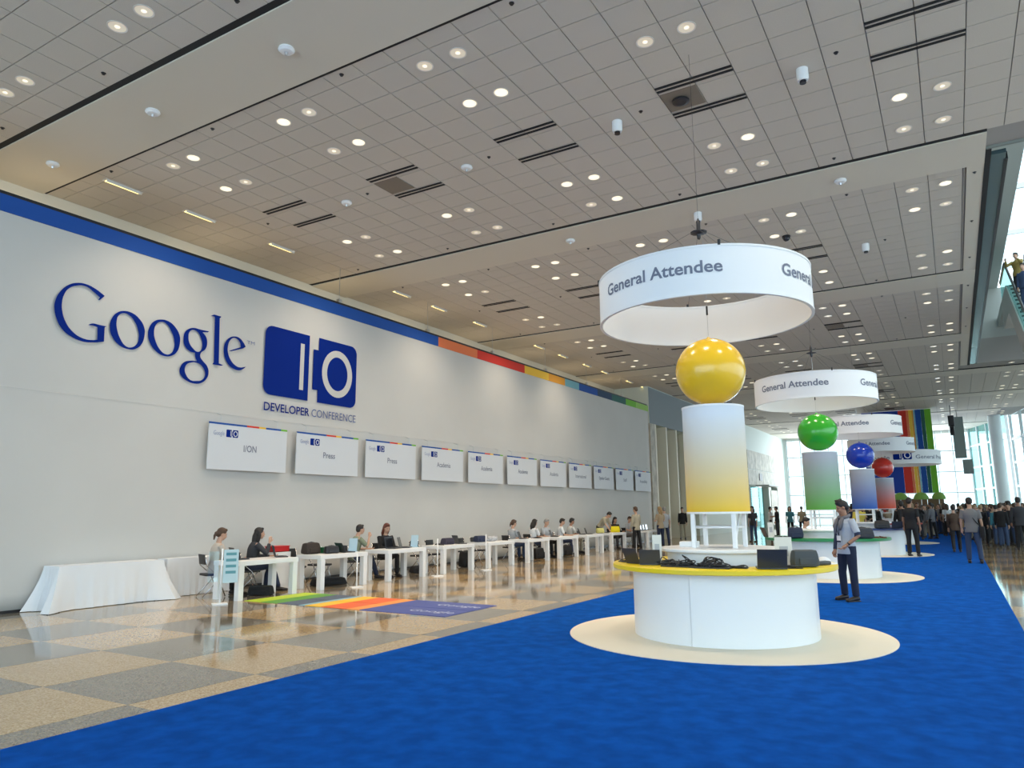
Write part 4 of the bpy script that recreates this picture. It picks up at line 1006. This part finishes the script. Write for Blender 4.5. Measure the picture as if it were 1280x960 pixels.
    if hair != 'none':
        H.ell(q(0, -.022, .045), (.086, .098, .092), 20, 14, J['hrot'])
        H.ell(q(0, -.060, .005), (.078, .062, .080), 18, 10, J['hrot'])
        H.ell(q(0, .045, .100), (.055, .040, .028), 14, 8, J['hrot'])
        if hair == 'spiky':
            r5 = random.Random(3)
            for i in range(26):
                a = r5.uniform(-1.2, 1.2); b = r5.uniform(-.5, 1.1); p1 = q(.07*math.sin(a), .06*math.sin(b)-.01, .09+.03*math.cos(a)); H.cap_tube([p1, p1+(p1-c).normalized()*.045], [.018, .007], 6)
        if hair == 'long':
            for s in (-1, 1): H.tube([q(s*.068, -.03, .05), q(s*.082, -.02, -.04), q(s*.075, -.045, -.14), q(s*.05, -.06, -.24)], [.035, .035, .038, .022], 10)
            H.tube([q(0, -.06, .05), q(0, -.088, -.05), q(0, -.095, -.15), q(0, -.09, -.27)], [.05, .065, .07, .03], 12)
        if hair == 'bun': H.ell(q(0, -.115, -.01), (.042, .04, .042), 12, 8); H.tube([q(0, -.11, 0), q(0, -.135, -.06), q(0, -.12, -.15)], [.03, .028, .012], 8)
        vs, fs = remesh(H, .011, 'h', 1)
        # keep the face free: drop what sticks out of the forehead
        m = MB(); m.add(vs, fs); out['hair'] = m.mesh('hair', M_hair, True)
    TPL[key] = out; return out
def setmat(o, i, m):
    o.material_slots[i].link = 'OBJECT'; o.material_slots[i].material = m
def person(label, loc, rz, pose='stand', shirt=None, trousers=None, hairm=None, skin=None, sleeve='short', hair='short', female=False, fine=False, scale=1.0, group=None, cat='person'):
    tpl = template(pose, sleeve, hair, female, fine)
    t = thing('person', label, cat, loc, rz, group); t.scale = (scale,)*3
    o = link('body', tpl['body'], t); setmat(o, 0, skin or M_skin)
    o = link('shirt', tpl['shirt'], t); setmat(o, 0, shirt or M_whitef)
    o = link('trousers', tpl['trousers'], t); setmat(o, 0, trousers or cl('navy', (0.02, 0.03, 0.07)))
    for k in 'LR': link('shoe', tpl['shoe'+k], t)
    if 'hair' in tpl: o = link('hair', tpl['hair'], t); setmat(o, 0, hairm or M_hair)
    return t, tpl['J']
C_blk = cl('black', (0.012, 0.012, 0.014)); C_navy = cl('navy', (0.02, 0.03, 0.07)); C_jean = cl('jeans', (0.03, 0.055, 0.12)); C_white = cl('white', (0.72, 0.74, 0.76))
C_grey = cl('grey', (0.17, 0.17, 0.18)); C_lgrey = cl('light_grey', (0.42, 0.44, 0.47)); C_pink = cl('pink', (0.50, 0.22, 0.20)); C_tan = cl('tan', (0.38, 0.30, 0.20)); C_khaki = cl('khaki', (0.40, 0.36, 0.27))
C_olive = cl('olive', (0.12, 0.14, 0.09)); C_red = cl('red', (0.35, 0.04, 0.03)); C_teal = cl('teal', (0.05, 0.20, 0.25)); C_brown = cl('brown', (0.08, 0.05, 0.035)); C_yel = cl('yellow', (0.75, 0.60, 0.10)); C_dkg = cl('charcoal', (0.04, 0.042, 0.05))
FACE = lambda dx, dy: math.atan2(dy, dx)-PI/2     # turn so that +y looks along (dx, dy)

# the man beside the yellow counter
t, J = person('man in light grey T-shirt with scarf, lanyard and badge beside the yellow counter', (-1.74, 14.55, 0.016), FACE(-0.72, -0.72), 'hip', cl('pale_blue_grey', (0.40, 0.44, 0.51)), cl('dark_navy', (.012, .018, .045)), M_hair, M_skin2, hair='spiky', fine=True, scale=0.985)
sk = MB()
sc_pts = []
for i in range(13):
    a = 2*PI*i/12; sc_pts.append(J['neck']+V((.088*math.sin(a), .012+.085*math.cos(a), .015-.030*math.cos(a))))
sk.tube(sc_pts, [.030]*13, 9); sk.tube([J['neck']+V((-.05, .085, -.01)), J['chest']+V((-.075, .135, .06)), J['chest']+V((-.06, .145, -.04))], [.03, .038, .02], 9)
sk.tube([J['neck']+V((.05, .085, -.01)), J['chest']+V((.055, .14, .04)), J['chest']+V((.045, .15, -.10))], [.03, .036, .018], 9)
sk.obj('scarf', cl('grey_scarf', (0.13, 0.13, 0.15)), t, smooth=True)
ln = MB(); ln.tube([J['neck']+V((-.06, .07, .0)), J['chest']+V((-.03, .142, -.02)), J['waist']+V((0, .135, .06))], .006, 6); ln.tube([J['neck']+V((.06, .07, .0)), J['chest']+V((.03, .142, -.02)), J['waist']+V((0, .135, .06))], .006, 6)
ln.obj('lanyard', cl('dark_band', (0.02, 0.02, 0.03)), t, smooth=True)
bd_ = MB().box(J['waist']+V((0, .142, .0)), (.10, .006, .13), bev=.002).obj('badge', M_white, t)
MB().box(J['waist']+V((0, .146, -.04)), (.10, .003, .035)).obj('badge_stripe', C_navy, bd_)
MB().tube([J['shR'].lerp(J['elR'], .6), J['elR'], J['elR'].lerp(J['wrR'], .5), J['wrR']], [.052, .048, .044, .034], 14).obj('undersleeve', C_navy, t, smooth='auto')
MB().tube([J['shL'].lerp(J['elL'], .65), J['shL'].lerp(J['elL'], .95)], [.052, .048], 14).obj('undersleeve', C_navy, t, smooth='auto')
MB().tube([J['wrL']-J['hdL']*.02, J['wrL']-J['hdL']*.045], .031, 12).obj('wristwatch', M_blackp, t, smooth='auto')
t.scale = (1.06, 1.0, .985)

# people walking on the carpet
t, J = person('man in grey T-shirt walking away with dark shoulder bag, right edge of the carpet', (0.36, 25.7, 0.016), FACE(0.05, 1), 'back', C_grey, C_jean, M_hair, M_skin, scale=1.07)
MB().tube([J['shL']+V((.05, 0, .07)), J['chest']+V((0, -.135, .0)), J['waist']+V((.15, -.10, -.03)), J['pelvis']+V((.21, 0, .03)), J['waist']+V((.14, .12, .0)), J['chest']+V((-.02, .14, .05)), J['shL']+V((.05, 0.03, .07))], .013, 6).obj('bag_strap', C_blk, t, smooth=True)
MB().box(J['pelvis']+V((.24, 0, -.12)), (.12, .36, .30), bev=.035).obj('shoulder_bag', C_blk, t, smooth='auto')
t, J = person('man all in black standing between the blue counter and the carpet', (-1.33, 28.4, 0.016), FACE(0.3, 1), 'stand', C_blk, C_blk, M_hair, M_skin2, scale=1.10)
t, J = person('person in black with a backpack standing just left of the man all in black', (-1.72, 30.95, 0.016), FACE(-.2, 1), 'back', C_blk, C_dkg, M_hair, M_skin2, sleeve='long', scale=1.05)
MB().box(J['chest']+V((0, -.20, .0)), (.30, .17, .42), bev=.05).obj('backpack', C_blk, t, smooth='auto')
t, J = person('woman in dark jacket with a brown handbag walking away along the carpet', (-0.08, 31.6, 0.016), FACE(0, 1), 'walk', C_brown, C_blk, M_hair, M_skin, sleeve='long', hair='short', female=True, scale=.97)
MB().box(J['pelvis']+V((.24, .02, .10)), (.13, .30, .22), bev=.04).obj('handbag', cl('brown_leather', (.16, .09, .03)), t, smooth='auto')
t, J = person('person in grey top and pale trousers in the middle of the carpet behind the counters', (-1.42, 45.5, 0.016), FACE(-.3, -1), 'stand', C_grey, cl('beige', (.28, .25, .2)), M_hair, M_skin, female=True, scale=1.0)
t, J = person('person in pink shirt standing near the right edge of the view', (2.0, 38.8, 0), FACE(-1, .2), 'fold', C_pink, C_blk, M_hair, M_skin, sleeve='long', scale=1.06)
t, J = person('large person in dark jacket at the far right edge', (2.06, 34.0, 0), FACE(0, 1), 'back', C_dkg, C_blk, M_hair, M_skin2, sleeve='long', scale=1.12)
t, J = person('person in dark coat and jeans beyond the man in grey T-shirt, right', (1.55, 36.0, 0), FACE(.3, 1), 'stand', C_blk, C_jean, M_hairb, M_skin, sleeve='long', scale=1.0)
t, J = person('person in tan shirt facing the pink shirted person', (1.42, 39.4, 0), FACE(1, -.1), 'fold', C_tan, C_dkg, M_hairb, M_skin, sleeve='long', scale=.98)
t, J = person('woman in navy top on the bare floor right of the carpet', (1.15, 42.0, 0), FACE(.2, 1), 'walk', C_navy, C_dkg, M_hairb, M_skin, hair='long', female=True, scale=.98)
# attendants at the booths
t, J = person('attendant in black holding up a phone beside the blue counter', (-2.7, 31.6, 0.04), FACE(-.4, -1), 'fold', C_blk, C_blk, M_hair, M_skin, sleeve='long', scale=1.02)
t, J = person('attendant in yellow vest and black shirt behind the blue counter', (-3.25, 31.9, 0.04), FACE(.4, -1), 'stand', C_yel, C_blk, M_hair, M_skin, scale=1.0)
t, J = person('attendant in white shirt leaning behind the green booth frame', (-3.7, 21.9, 0.04), FACE(1, -.3), 'sit', C_white, C_blk, M_hair, M_skin, scale=1.0)

# left background, standing by the stone wall and the entrance
bgp = [(-8.85, 38.5, FACE(-.3, -1), 'stand', C_dkg, C_jean, M_hair, 'woman in dark top with shoulder bag standing right of the yellow column', True, 'short', 'long'),
       (-9.85, 47.5, FACE(1, .2), 'fold', C_white, C_dkg, M_hair, 'person in white top left of the pair near the far entrance', False, 'short', 'short'),
       (-9.35, 46.9, FACE(-1, .1), 'stand', C_blk, C_dkg, M_hair, 'person in black jacket turned to the person in white near the far entrance', False, 'long', 'short'),
       (-8.75, 47.8, FACE(.1, -1), 'stand', C_teal, C_blk, M_hair, 'person in teal top beside the black jacket near the far entrance', True, 'short', 'long'),
       (-8.35, 49.5, FACE(0, 1), 'back', C_tan, C_blk, M_hairb, 'man in cream shirt seen from behind near the far window', False, 'short', 'short'),
       (-13.5, 41.6, FACE(.2, -1), 'stand', C_blk, C_khaki, M_hair, 'person in black jacket and khaki trousers standing by the tall stone fins', False, 'long', 'short'),
       (-11.6, 33.1, FACE(-.6, 1), 'back', C_lgrey, C_navy, M_hairw, 'tall person in grey shirt and dark trousers at the end of the table row', False, 'short', 'short'),
       (-11.42, 32.0, FACE(-.9, .5), 'fold', C_tan, C_navy, M_hairg, 'blond woman in tan top at the last white table', True, 'short', 'long'),
       (-11.35, 28.9, FACE(-1, .35), 'back', C_khaki, C_blk, M_hairb, 'man in beige jacket standing with his back to the view in the table gap', False, 'long', 'short'),
       (-13.0, 28.9, FACE(1, -.1), 'bend', C_khaki, C_blk, M_hair, 'man bending over the ninth table towards the yellow bag', False, 'short', 'short')]
for x, y, rz, po, sh, tr_, hm, lb, fe, sl, hr_ in bgp:
    person(lb, (x, y, 0), rz, po, sh, tr_, hm, None, sl, hr_, fe)
# seated at the row of tables
seats = [(-12.98, 9.92, FACE(.35, 1), 'sit', cl('cream', (.5, .44, .38)), C_blk, M_hairb, 'first seated woman with dark tied hair at the nearest white table', True, 'bun', 'short'),
         (-12.95, 10.78, FACE(.5, 1), 'chin', C_dkg, C_navy, M_hair, 'second seated woman with long dark hair resting her chin on her hand', True, 'long', 'long'),
         (-13.02, 14.0, FACE(.45, 1), 'chin', cl('sage', (.22, .25, .17)), C_navy, M_hair, 'seated person in sage green top raising a hand at the third table', False, 'short', 'short'),
         (-12.98, 15.1, FACE(1, -.3), 'sit', C_blk, C_blk, M_hairr, 'seated woman with long auburn hair and black jacket at the third table', True, 'long', 'long'),
         (-12.95, 21.55, FACE(.4, 1), 'sit', C_lgrey, C_jean, M_hairb, 'seated woman with dark tied hair and pale top at the sixth table', True, 'bun', 'short'),
         (-12.95, 23.0, FACE(.4, 1), 'sit', C_white, C_navy, M_hair, 'seated woman with black hair and white top at the seventh table', True, 'long', 'short'),
         (-12.95, 23.9, FACE(1, -.2), 'sit', C_lgrey, C_blk, M_hairw, 'seated person with grey hair between the seventh and eighth tables', False, 'short', 'short'),
         (-12.95, 25.1, FACE(.8, .5), 'sit', C_white, C_navy, M_hair, 'seated man with short black hair and white shirt at the eighth table', False, 'short', 'short'),
         (-12.95, 25.95, FACE(.6, .8), 'sit', cl('off_white', (.6, .6, .58)), C_khaki, M_hair, 'taller seated man with dark skin at the eighth table', False, 'short', 'short'),
         (-12.95, 30.3, FACE(.8, -.5), 'sit', C_blk, C_dkg, M_hair, 'seated woman with black hair beyond the yellow bag', True, 'long', 'long'),
         (-13.0, 32.1, FACE(.8, -.4), 'sit', C_lgrey, C_grey, M_hairb, 'seated man in pale shirt at the last white table', False, 'short', 'short')]
CHN = []; CH = ['first seated woman with tied hair', 'woman resting her chin on her hand', 'person in sage green', 'woman with auburn hair', 'woman at the sixth table', 'woman in white at the seventh table', 'person with grey hair', 'short haired man in white shirt', 'taller man at the eighth table', 'woman beyond the yellow bag', 'man at the last white table']
for x, y, rz, po, sh, tr_, hm, lb, fe, hr_, sl in seats:
    person(lb, (x, y, 0), rz, po, sh, tr_, hm, M_skin2 if 'dark skin' in lb else None, sl, hr_, fe)
    c = V((0, -.02, 0)); c.rotate(Euler((0, 0, rz)))
    chair(x+c.x, y+c.y, rz, 'dark folding chair under the '+CH[len(CHN)]); CHN.append(1)
EMP = [(-12.95, 12.0, 'second'), (-12.95, 12.8, 'second'), (-12.95, 16.6, 'fourth'), (-12.95, 17.3, 'fourth'), (-12.95, 18.9, 'fifth'), (-12.95, 19.6, 'fifth'), (-12.95, 27.2, 'ninth')]
for i, (x, y, w) in enumerate(EMP):
    nearer = 'only' if w == 'ninth' else ('nearer' if i % 2 == 0 else 'farther')
    chair(x, y, FACE(1, 0.05*i-.1), '%s empty dark folding chair behind the %s white table' % (nearer, w))

# things on the white tables
TT = 0.736
laptop('black laptop in front of the first seated woman', (-12.35, 10.05, TT), FACE(-.4, -1), 110)
laptop('open black laptop at the far end of the nearest white table', (-12.2, 10.95, TT), FACE(-.7, -1), 105)
bag('black bag lying beside the first laptop on the nearest table', (-12.25, 9.75, TT), (0.3, .18, .10), 1.2, M_blackp, handle=False)
def bin_(label, loc, c, n, w=.42, d=.3, h=.12):
    t = thing('storage_tray', label, 'tray', loc, D(90)); m = mat('plastic_'+n, c, .4)
    q = MB(); q.b2(-w/2, w/2, -d/2, d/2, 0, .012); q.b2(-w/2, w/2, -d/2, -d/2+.012, 0, h); q.b2(-w/2, w/2, d/2-.012, d/2, 0, h); q.b2(-w/2, -w/2+.012, -d/2, d/2, 0, h); q.b2(w/2-.012, w/2, -d/2, d/2, 0, h)
    q.obj('tray_body', m, t); MB().box((0, 0, h), (w+.03, d+.03, .014), bev=.004).obj('lid', m, t)
bin_('red plastic tray between the nearest and second white tables', (-13.0, 11.55, .80), (.60, .02, .02), 'red')
t = thing('side_cabinet', 'small white cabinet carrying the red tray behind the tables', 'cabinet', (-13.0, 11.55, 0), 0)
MB().box((0, 0, .40), (.36, .46, .79), bev=.005).obj('carcass', M_white, t); MB().box((.185, 0, .42), (.012, .40, .66), bev=.003).obj('door', M_white, t)
bin_('dark green plastic tray on the second white table', (-12.45, 12.55, TT), (.01, .16, .06), 'green')
bag('brown and black bag standing on the second white table', (-12.45, 12.02, TT), (.46, .24, .24), 1.6, cl('dark_brown_bag', (.04, .03, .025)))
bag('black bag beside the green tray on the second white table', (-12.15, 12.35, TT), (.34, .2, .16), 1.2, M_blackp)
laptop('open black laptop near the far end of the second white table', (-12.15, 12.85, TT), FACE(-.3, -1), 120)
def acrylic(label, loc, w=.22, h=.30):
    t = thing('leaflet_stand', label, 'sign', loc, FACE(-1, .3)); MB().box((0, 0, .005), (w, .09, .01)).obj('foot', mat('pale_blue_plastic', (.45, .62, .72), .3), t)
    MB().box((0, 0, h/2+.01), (w, .01, h), (.15, 0, 0)).obj('leaflet', mat('pale_blue_plastic', (.45, .62, .72)), t)
acrylic('pale blue leaflet stand at the far end of the second white table', (-12.2, 13.1, TT))
laptop('first black screen on the third white table', (-12.25, 14.65, TT), FACE(-1, -.2), 100, sc=1.15)
laptop('second black screen on the third white table', (-12.2, 15.05, TT), FACE(-.9, -.5), 105, sc=1.1)
acrylic('pale blue leaflet stand at the far end of the third white table', (-12.2, 15.4, TT))
bag('rounded dark bag on the fourth white table', (-12.3, 17.0, TT), (.42, .24, .17), 1.5, cl('dark_violet', (.04, .035, .06)), handle=False)
laptop('open laptop on the far end of the fourth white table', (-12.2, 17.5, TT), FACE(-.5, -1), 110)
cable_pile('black cables on the near end of the fourth white table', (-12.2, 16.45, TT), .13, 20, 21)
bag('dark bag on the near end of the fifth white table', (-12.3, 18.65, TT), (.42, .25, .18), 1.4, C_navy, handle=False)
t = thing('grey_coat', 'grey coat heaped on the fifth white table', 'coat', (-12.35, 19.3, TT), 1.2)
q = MB(); r9 = random.Random(2)
for i in range(9): q.ell((r9.uniform(-.22, .22), r9.uniform(-.1, .1), .07), (.14, .10, .06+.04*r9.random()), 12, 8, (r9.uniform(-.4, .4), r9.uniform(-.4, .4), r9.uniform(0, 3)))
vs, fs = remesh(q, .014, 'c', 4); q = MB(); q.add([(a, b, max(.002, c)) for a, b, c in vs], fs); q.obj('cloth_heap', C_lgrey, t, smooth=True)
MB().tube([(-.3, -.06, .03), (-.2, -.12, .05), (0, -.13, .04)], .04, 8).obj('sleeve', C_lgrey, t, smooth=True)
for i, (y, w) in enumerate(((21.2, 'sixth'), (23.4, 'seventh'), (25.7, 'eighth'), (27.9, 'ninth'), (26.3, 'far end of the eighth'))):
    laptop('dark laptop standing open on the %s white table' % w, (-12.25, y, TT), FACE(-1, -.3), 110)
cable_pile('black cables on the sixth white table', (-12.1, 21.8, TT), .14, 20, 31); cable_pile('black cables on the seventh white table', (-12.1, 22.9+.2, TT), .12, 20, 32)
bag('yellow shoulder bag at the end of the ninth white table', (-12.2, 28.7, TT), (.40, .22, .24), .4, cl('bright_yellow', (.75, .62, .01)))
bag('pale yellow bag on the near end of the ninth white table', (-12.35, 27.5, TT), (.34, .2, .20), .9, cl('pale_yellow', (.62, .58, .2)))
for i in range(4): laptop('dark laptop on the last white table, %s from its near end' % ['first', 'second', 'third', 'fourth'][i], (-12.15, 31.55+.33*i, TT), FACE(-1, -.1), 100)
# bags on the floor
def floor_bag(label, loc, rz, s=(.5, .3, .18)): return bag(label, loc, s, rz, C_blk, handle=True)
floor_bag('black bag on the floor under the nearest white table', (-12.3, 10.55, 0), .5)
floor_bag('black bag on the floor under the second white table', (-12.6, 12.75, 0), 1.2, (.8, .4, .15))
floor_bag('black bag on the floor under the fourth white table', (-12.75, 16.3, 0), 1.2)
floor_bag('dark suitcase-like bag on the floor under the fifth white table', (-12.75, 18.6, 0), 1.4, (.5, .3, .45))
floor_bag('dark blue bag on the floor under the seventh white table', (-12.6, 22.8, 0), 1.4, (.6, .3, .36))
floor_bag('dark bag on the floor under the eighth white table', (-12.6, 24.9, 0), 1.4, (.6, .3, .36))

# pole signs at the tables
def pole_sign(label, x, y, panel=True, H=1.15):
    t = thing('pole_sign', label, 'sign stand', (x, y, 0), FACE(1, -.6))
    MB().box((0, 0, .012), (.26, .20, .024), bev=.004).obj('foot', M_white, t)
    MB().tube([(0, 0, .02), (0, 0, H)], .016, 10).obj('pole', mat('white_pole', (.8, .82, .84), .3), t, smooth=True)
    if panel:
        MB().box((-.16, .0, H-.32), (.26, .012, .60), bev=.002).obj('clear_panel', mat('pale_cyan_print', (.50, .66, .70), .25), t)
        for i in range(4): MB().box((-.16, .009, H-.10-.11*i), (.18, .004, .05)).obj('printed_line', mat('teal_print', (.10, .30, .34), .5), t)
        MB().box((.14, .0, H-.32), (.18, .012, .55), bev=.002).obj('clear_panel', M_glass, t)
pole_sign('pale blue printed pole sign at the near end of the table row', -11.72, 9.12, True, 1.0)
pole_sign('slim white pole standing before the second white table', -11.55, 12.55, False, .72)
pole_sign('slim white pole with a cable before the fifth white table', -11.5, 17.75, False, 1.0)
pole_sign('slim white pole with round foot beside the third white table', -11.6, 15.6, False, .95)

# the escalator riders
for i, (dy, po, sh, lb) in enumerate(((2.3, 'photo', cl('mustard', (.26, .19, .05)), 'person in mustard top raising a camera on the escalator'), (1.4, 'fold', C_blk, 'person in black below the photographer on the escalator'),
                                      (.4, 'stand', C_jean, 'person in blue jeans jacket lower on the escalator'), (3.2, 'stand', C_navy, 'person in navy standing above the photographer on the escalator'))):
    yy = 31.3+dy; zz = 8.7+((math.floor((dy+14)/.4)*.4-14)*SL-.28)
    person(lb, (2.98+.55*(i % 2), yy, zz), FACE(-.6, -1), po, sh, C_jean if i == 2 else C_blk, M_hair, None, 'long')
# person on the far balcony and its hanging platform
pf = thing('hanging_platform', 'grey hanging panel right of the striped banner at the far end', 'panel', (1.1, 60, 0), 0)
MB().b2(-.75, -.05, -.1, .1, 5.0, 7.9).obj('upper_panel', mat('grey_green_panel', (.22, .27, .27), .7), pf); MB().b2(-.35, .25, -.1, .1, 3.9, 4.9).obj('lower_panel', MATS['grey_green_panel'], pf)
MB().tube([(-.4, 0, 7.9), (-.4, 0, CZ)], .02, 6).obj('hanger', M_dsteel, pf)
sp = thing('hanging_loudspeaker', 'black loudspeaker cluster hanging right of the striped banner', 'loudspeaker', (0.32, 57, 0), 0)
MB().box((0, 0, 7.35), (.36, .4, .7), (0.2, 0, 0), bev=.05).obj('upper_cabinet', M_blackp, sp); MB().box((0, .04, 6.7), (.26, .35, .6), (0.35, 0, 0), bev=.05).obj('lower_cabinet', M_blackp, sp)
MB().tube([(0, 0, 7.7), (0, 0, CZ)], .02, 6).obj('hanger', M_dsteel, sp)

# green topped stands under the banner
for i, (x, w, n) in enumerate(((-5.0, 1.7, 'wide'), (-3.05, .9, 'second'), (-1.85, .9, 'third'), (-.85, .8, 'fourth'))):
    t = thing('green_canopy', '%s green rounded canopy below the striped banner' % n, 'canopy', (x, 55.2, 0), 0, 'green canopies')
    m = MB(); m.lathe([(w*.5, 2.15), (w*.48, 2.32), (w*.36, 2.5), (w*.15, 2.6), (0, 2.62)], seg=20, cap=False); m.obj('canopy_top', mat('apple_green', (.18, .34, .06), .7), t, smooth=True)
    MB().tube([(0, 0, 0), (0, 0, 2.5)], .03, 8).obj('post', M_steel, t)

t = thing('info_booth', 'low brown booth wall behind the crowd under the green canopies', 'booth', (-3.0, 58.6, 0))
for i in range(5): MB().b2(-2.6+1.0*i+.01, -1.6+1.0*i-.01, 0, .12, 0, 2.25).obj('wall_panel', mat('brown_booth_panel', (.16, .10, .05), .7), t)
MB().b2(-2.65, 2.45, -.4, .2, 1.0, 1.06).obj('shelf', M_white, t)
# ---------------------------------------------------------------- the dense crowd at the far end
rc = random.Random(21); placed = []
kinds = [('black top', C_blk, 8), ('dark navy top', C_navy, 3), ('charcoal jacket', C_dkg, 5), ('white shirt', C_white, 2), ('grey shirt', C_grey, 2), ('red top', C_red, 1), ('teal shirt', C_teal, 1), ('tan jacket', C_tan, 1), ('brown coat', C_brown, 2), ('light grey top', C_lgrey, 1)]
bagk = [k for k in kinds for _ in range(k[2])]
def zone(y): return 'front of the far crowd' if y < 46 else ('middle of the far crowd' if y < 53 else 'rear of the far crowd')
n = 0; tries = 0
while n < 170 and tries < 9000:
    tries += 1
    y = rc.uniform(37, 62); u = rc.uniform(-.125, .078); x = u*y
    if y < 43 and x > -3.2 and x < .9: continue
    if abs(x-BXC) < 2.3 and y < 41.6: continue
    if x < -4.8 and y < 44: continue
    if x > 3.2 and y > 60: continue
    if -.95 < x < .35 and y < 47: continue
    if 57.6 < y < 59.4 and -6.1 < x < .1: continue
    if any((x-a)**2+(y-b)**2 < .42 for a, b in placed): continue
    if any((x-a)**2+(y-b)**2 < .5 for a, b in ((-1.42, 45.5), (2.0, 38.8), (1.42, 39.4), (1.15, 42.0))): continue
    if 53.9 < y < 56 and any(abs(x-q) < .35 for q in (-5.0, -3.05, -1.85, -.85)): continue
    placed.append((x, y)); nmk, cm, _ = rc.choice(bagk)
    po, sl, hr_, fe = rc.choice((('stand', 'long', 'short', False), ('stand', 'short', 'short', False), ('fold', 'long', 'short', False), ('back', 'long', 'short', False), ('stand', 'short', 'long', True), ('walk', 'long', 'short', False), ('photo', 'long', 'short', False)))
    sidew = 'left' if u < -.07 else ('right' if u > .0 else 'centre')
    zz = 0.016 if -5.92 < x < .62 else 0
    tn, tc_ = rc.choice((('black trousers', C_blk), ('blue jeans', C_jean), ('charcoal trousers', C_dkg), ('khaki trousers', C_khaki), ('navy trousers', C_navy)))
    person('person in a %s and %s, %s, %s side' % (nmk, tn, zone(y), sidew) if sidew != 'centre' else 'person in a %s and %s, centre, %s' % (nmk, tn, zone(y)), (x, y, zz), rc.uniform(-PI, PI) if rc.random() < .5 else rc.uniform(-.6, .6), po, cm, tc_, rc.choice((M_hair, M_hair, M_hairb, M_hairg)), rc.choice((M_skin, M_skin, M_skin2)), sl, hr_, fe, scale=rc.uniform(.93, 1.06), group='people in a %s and %s, %s %s' % (nmk, tn, zone(y), sidew))
    n += 1
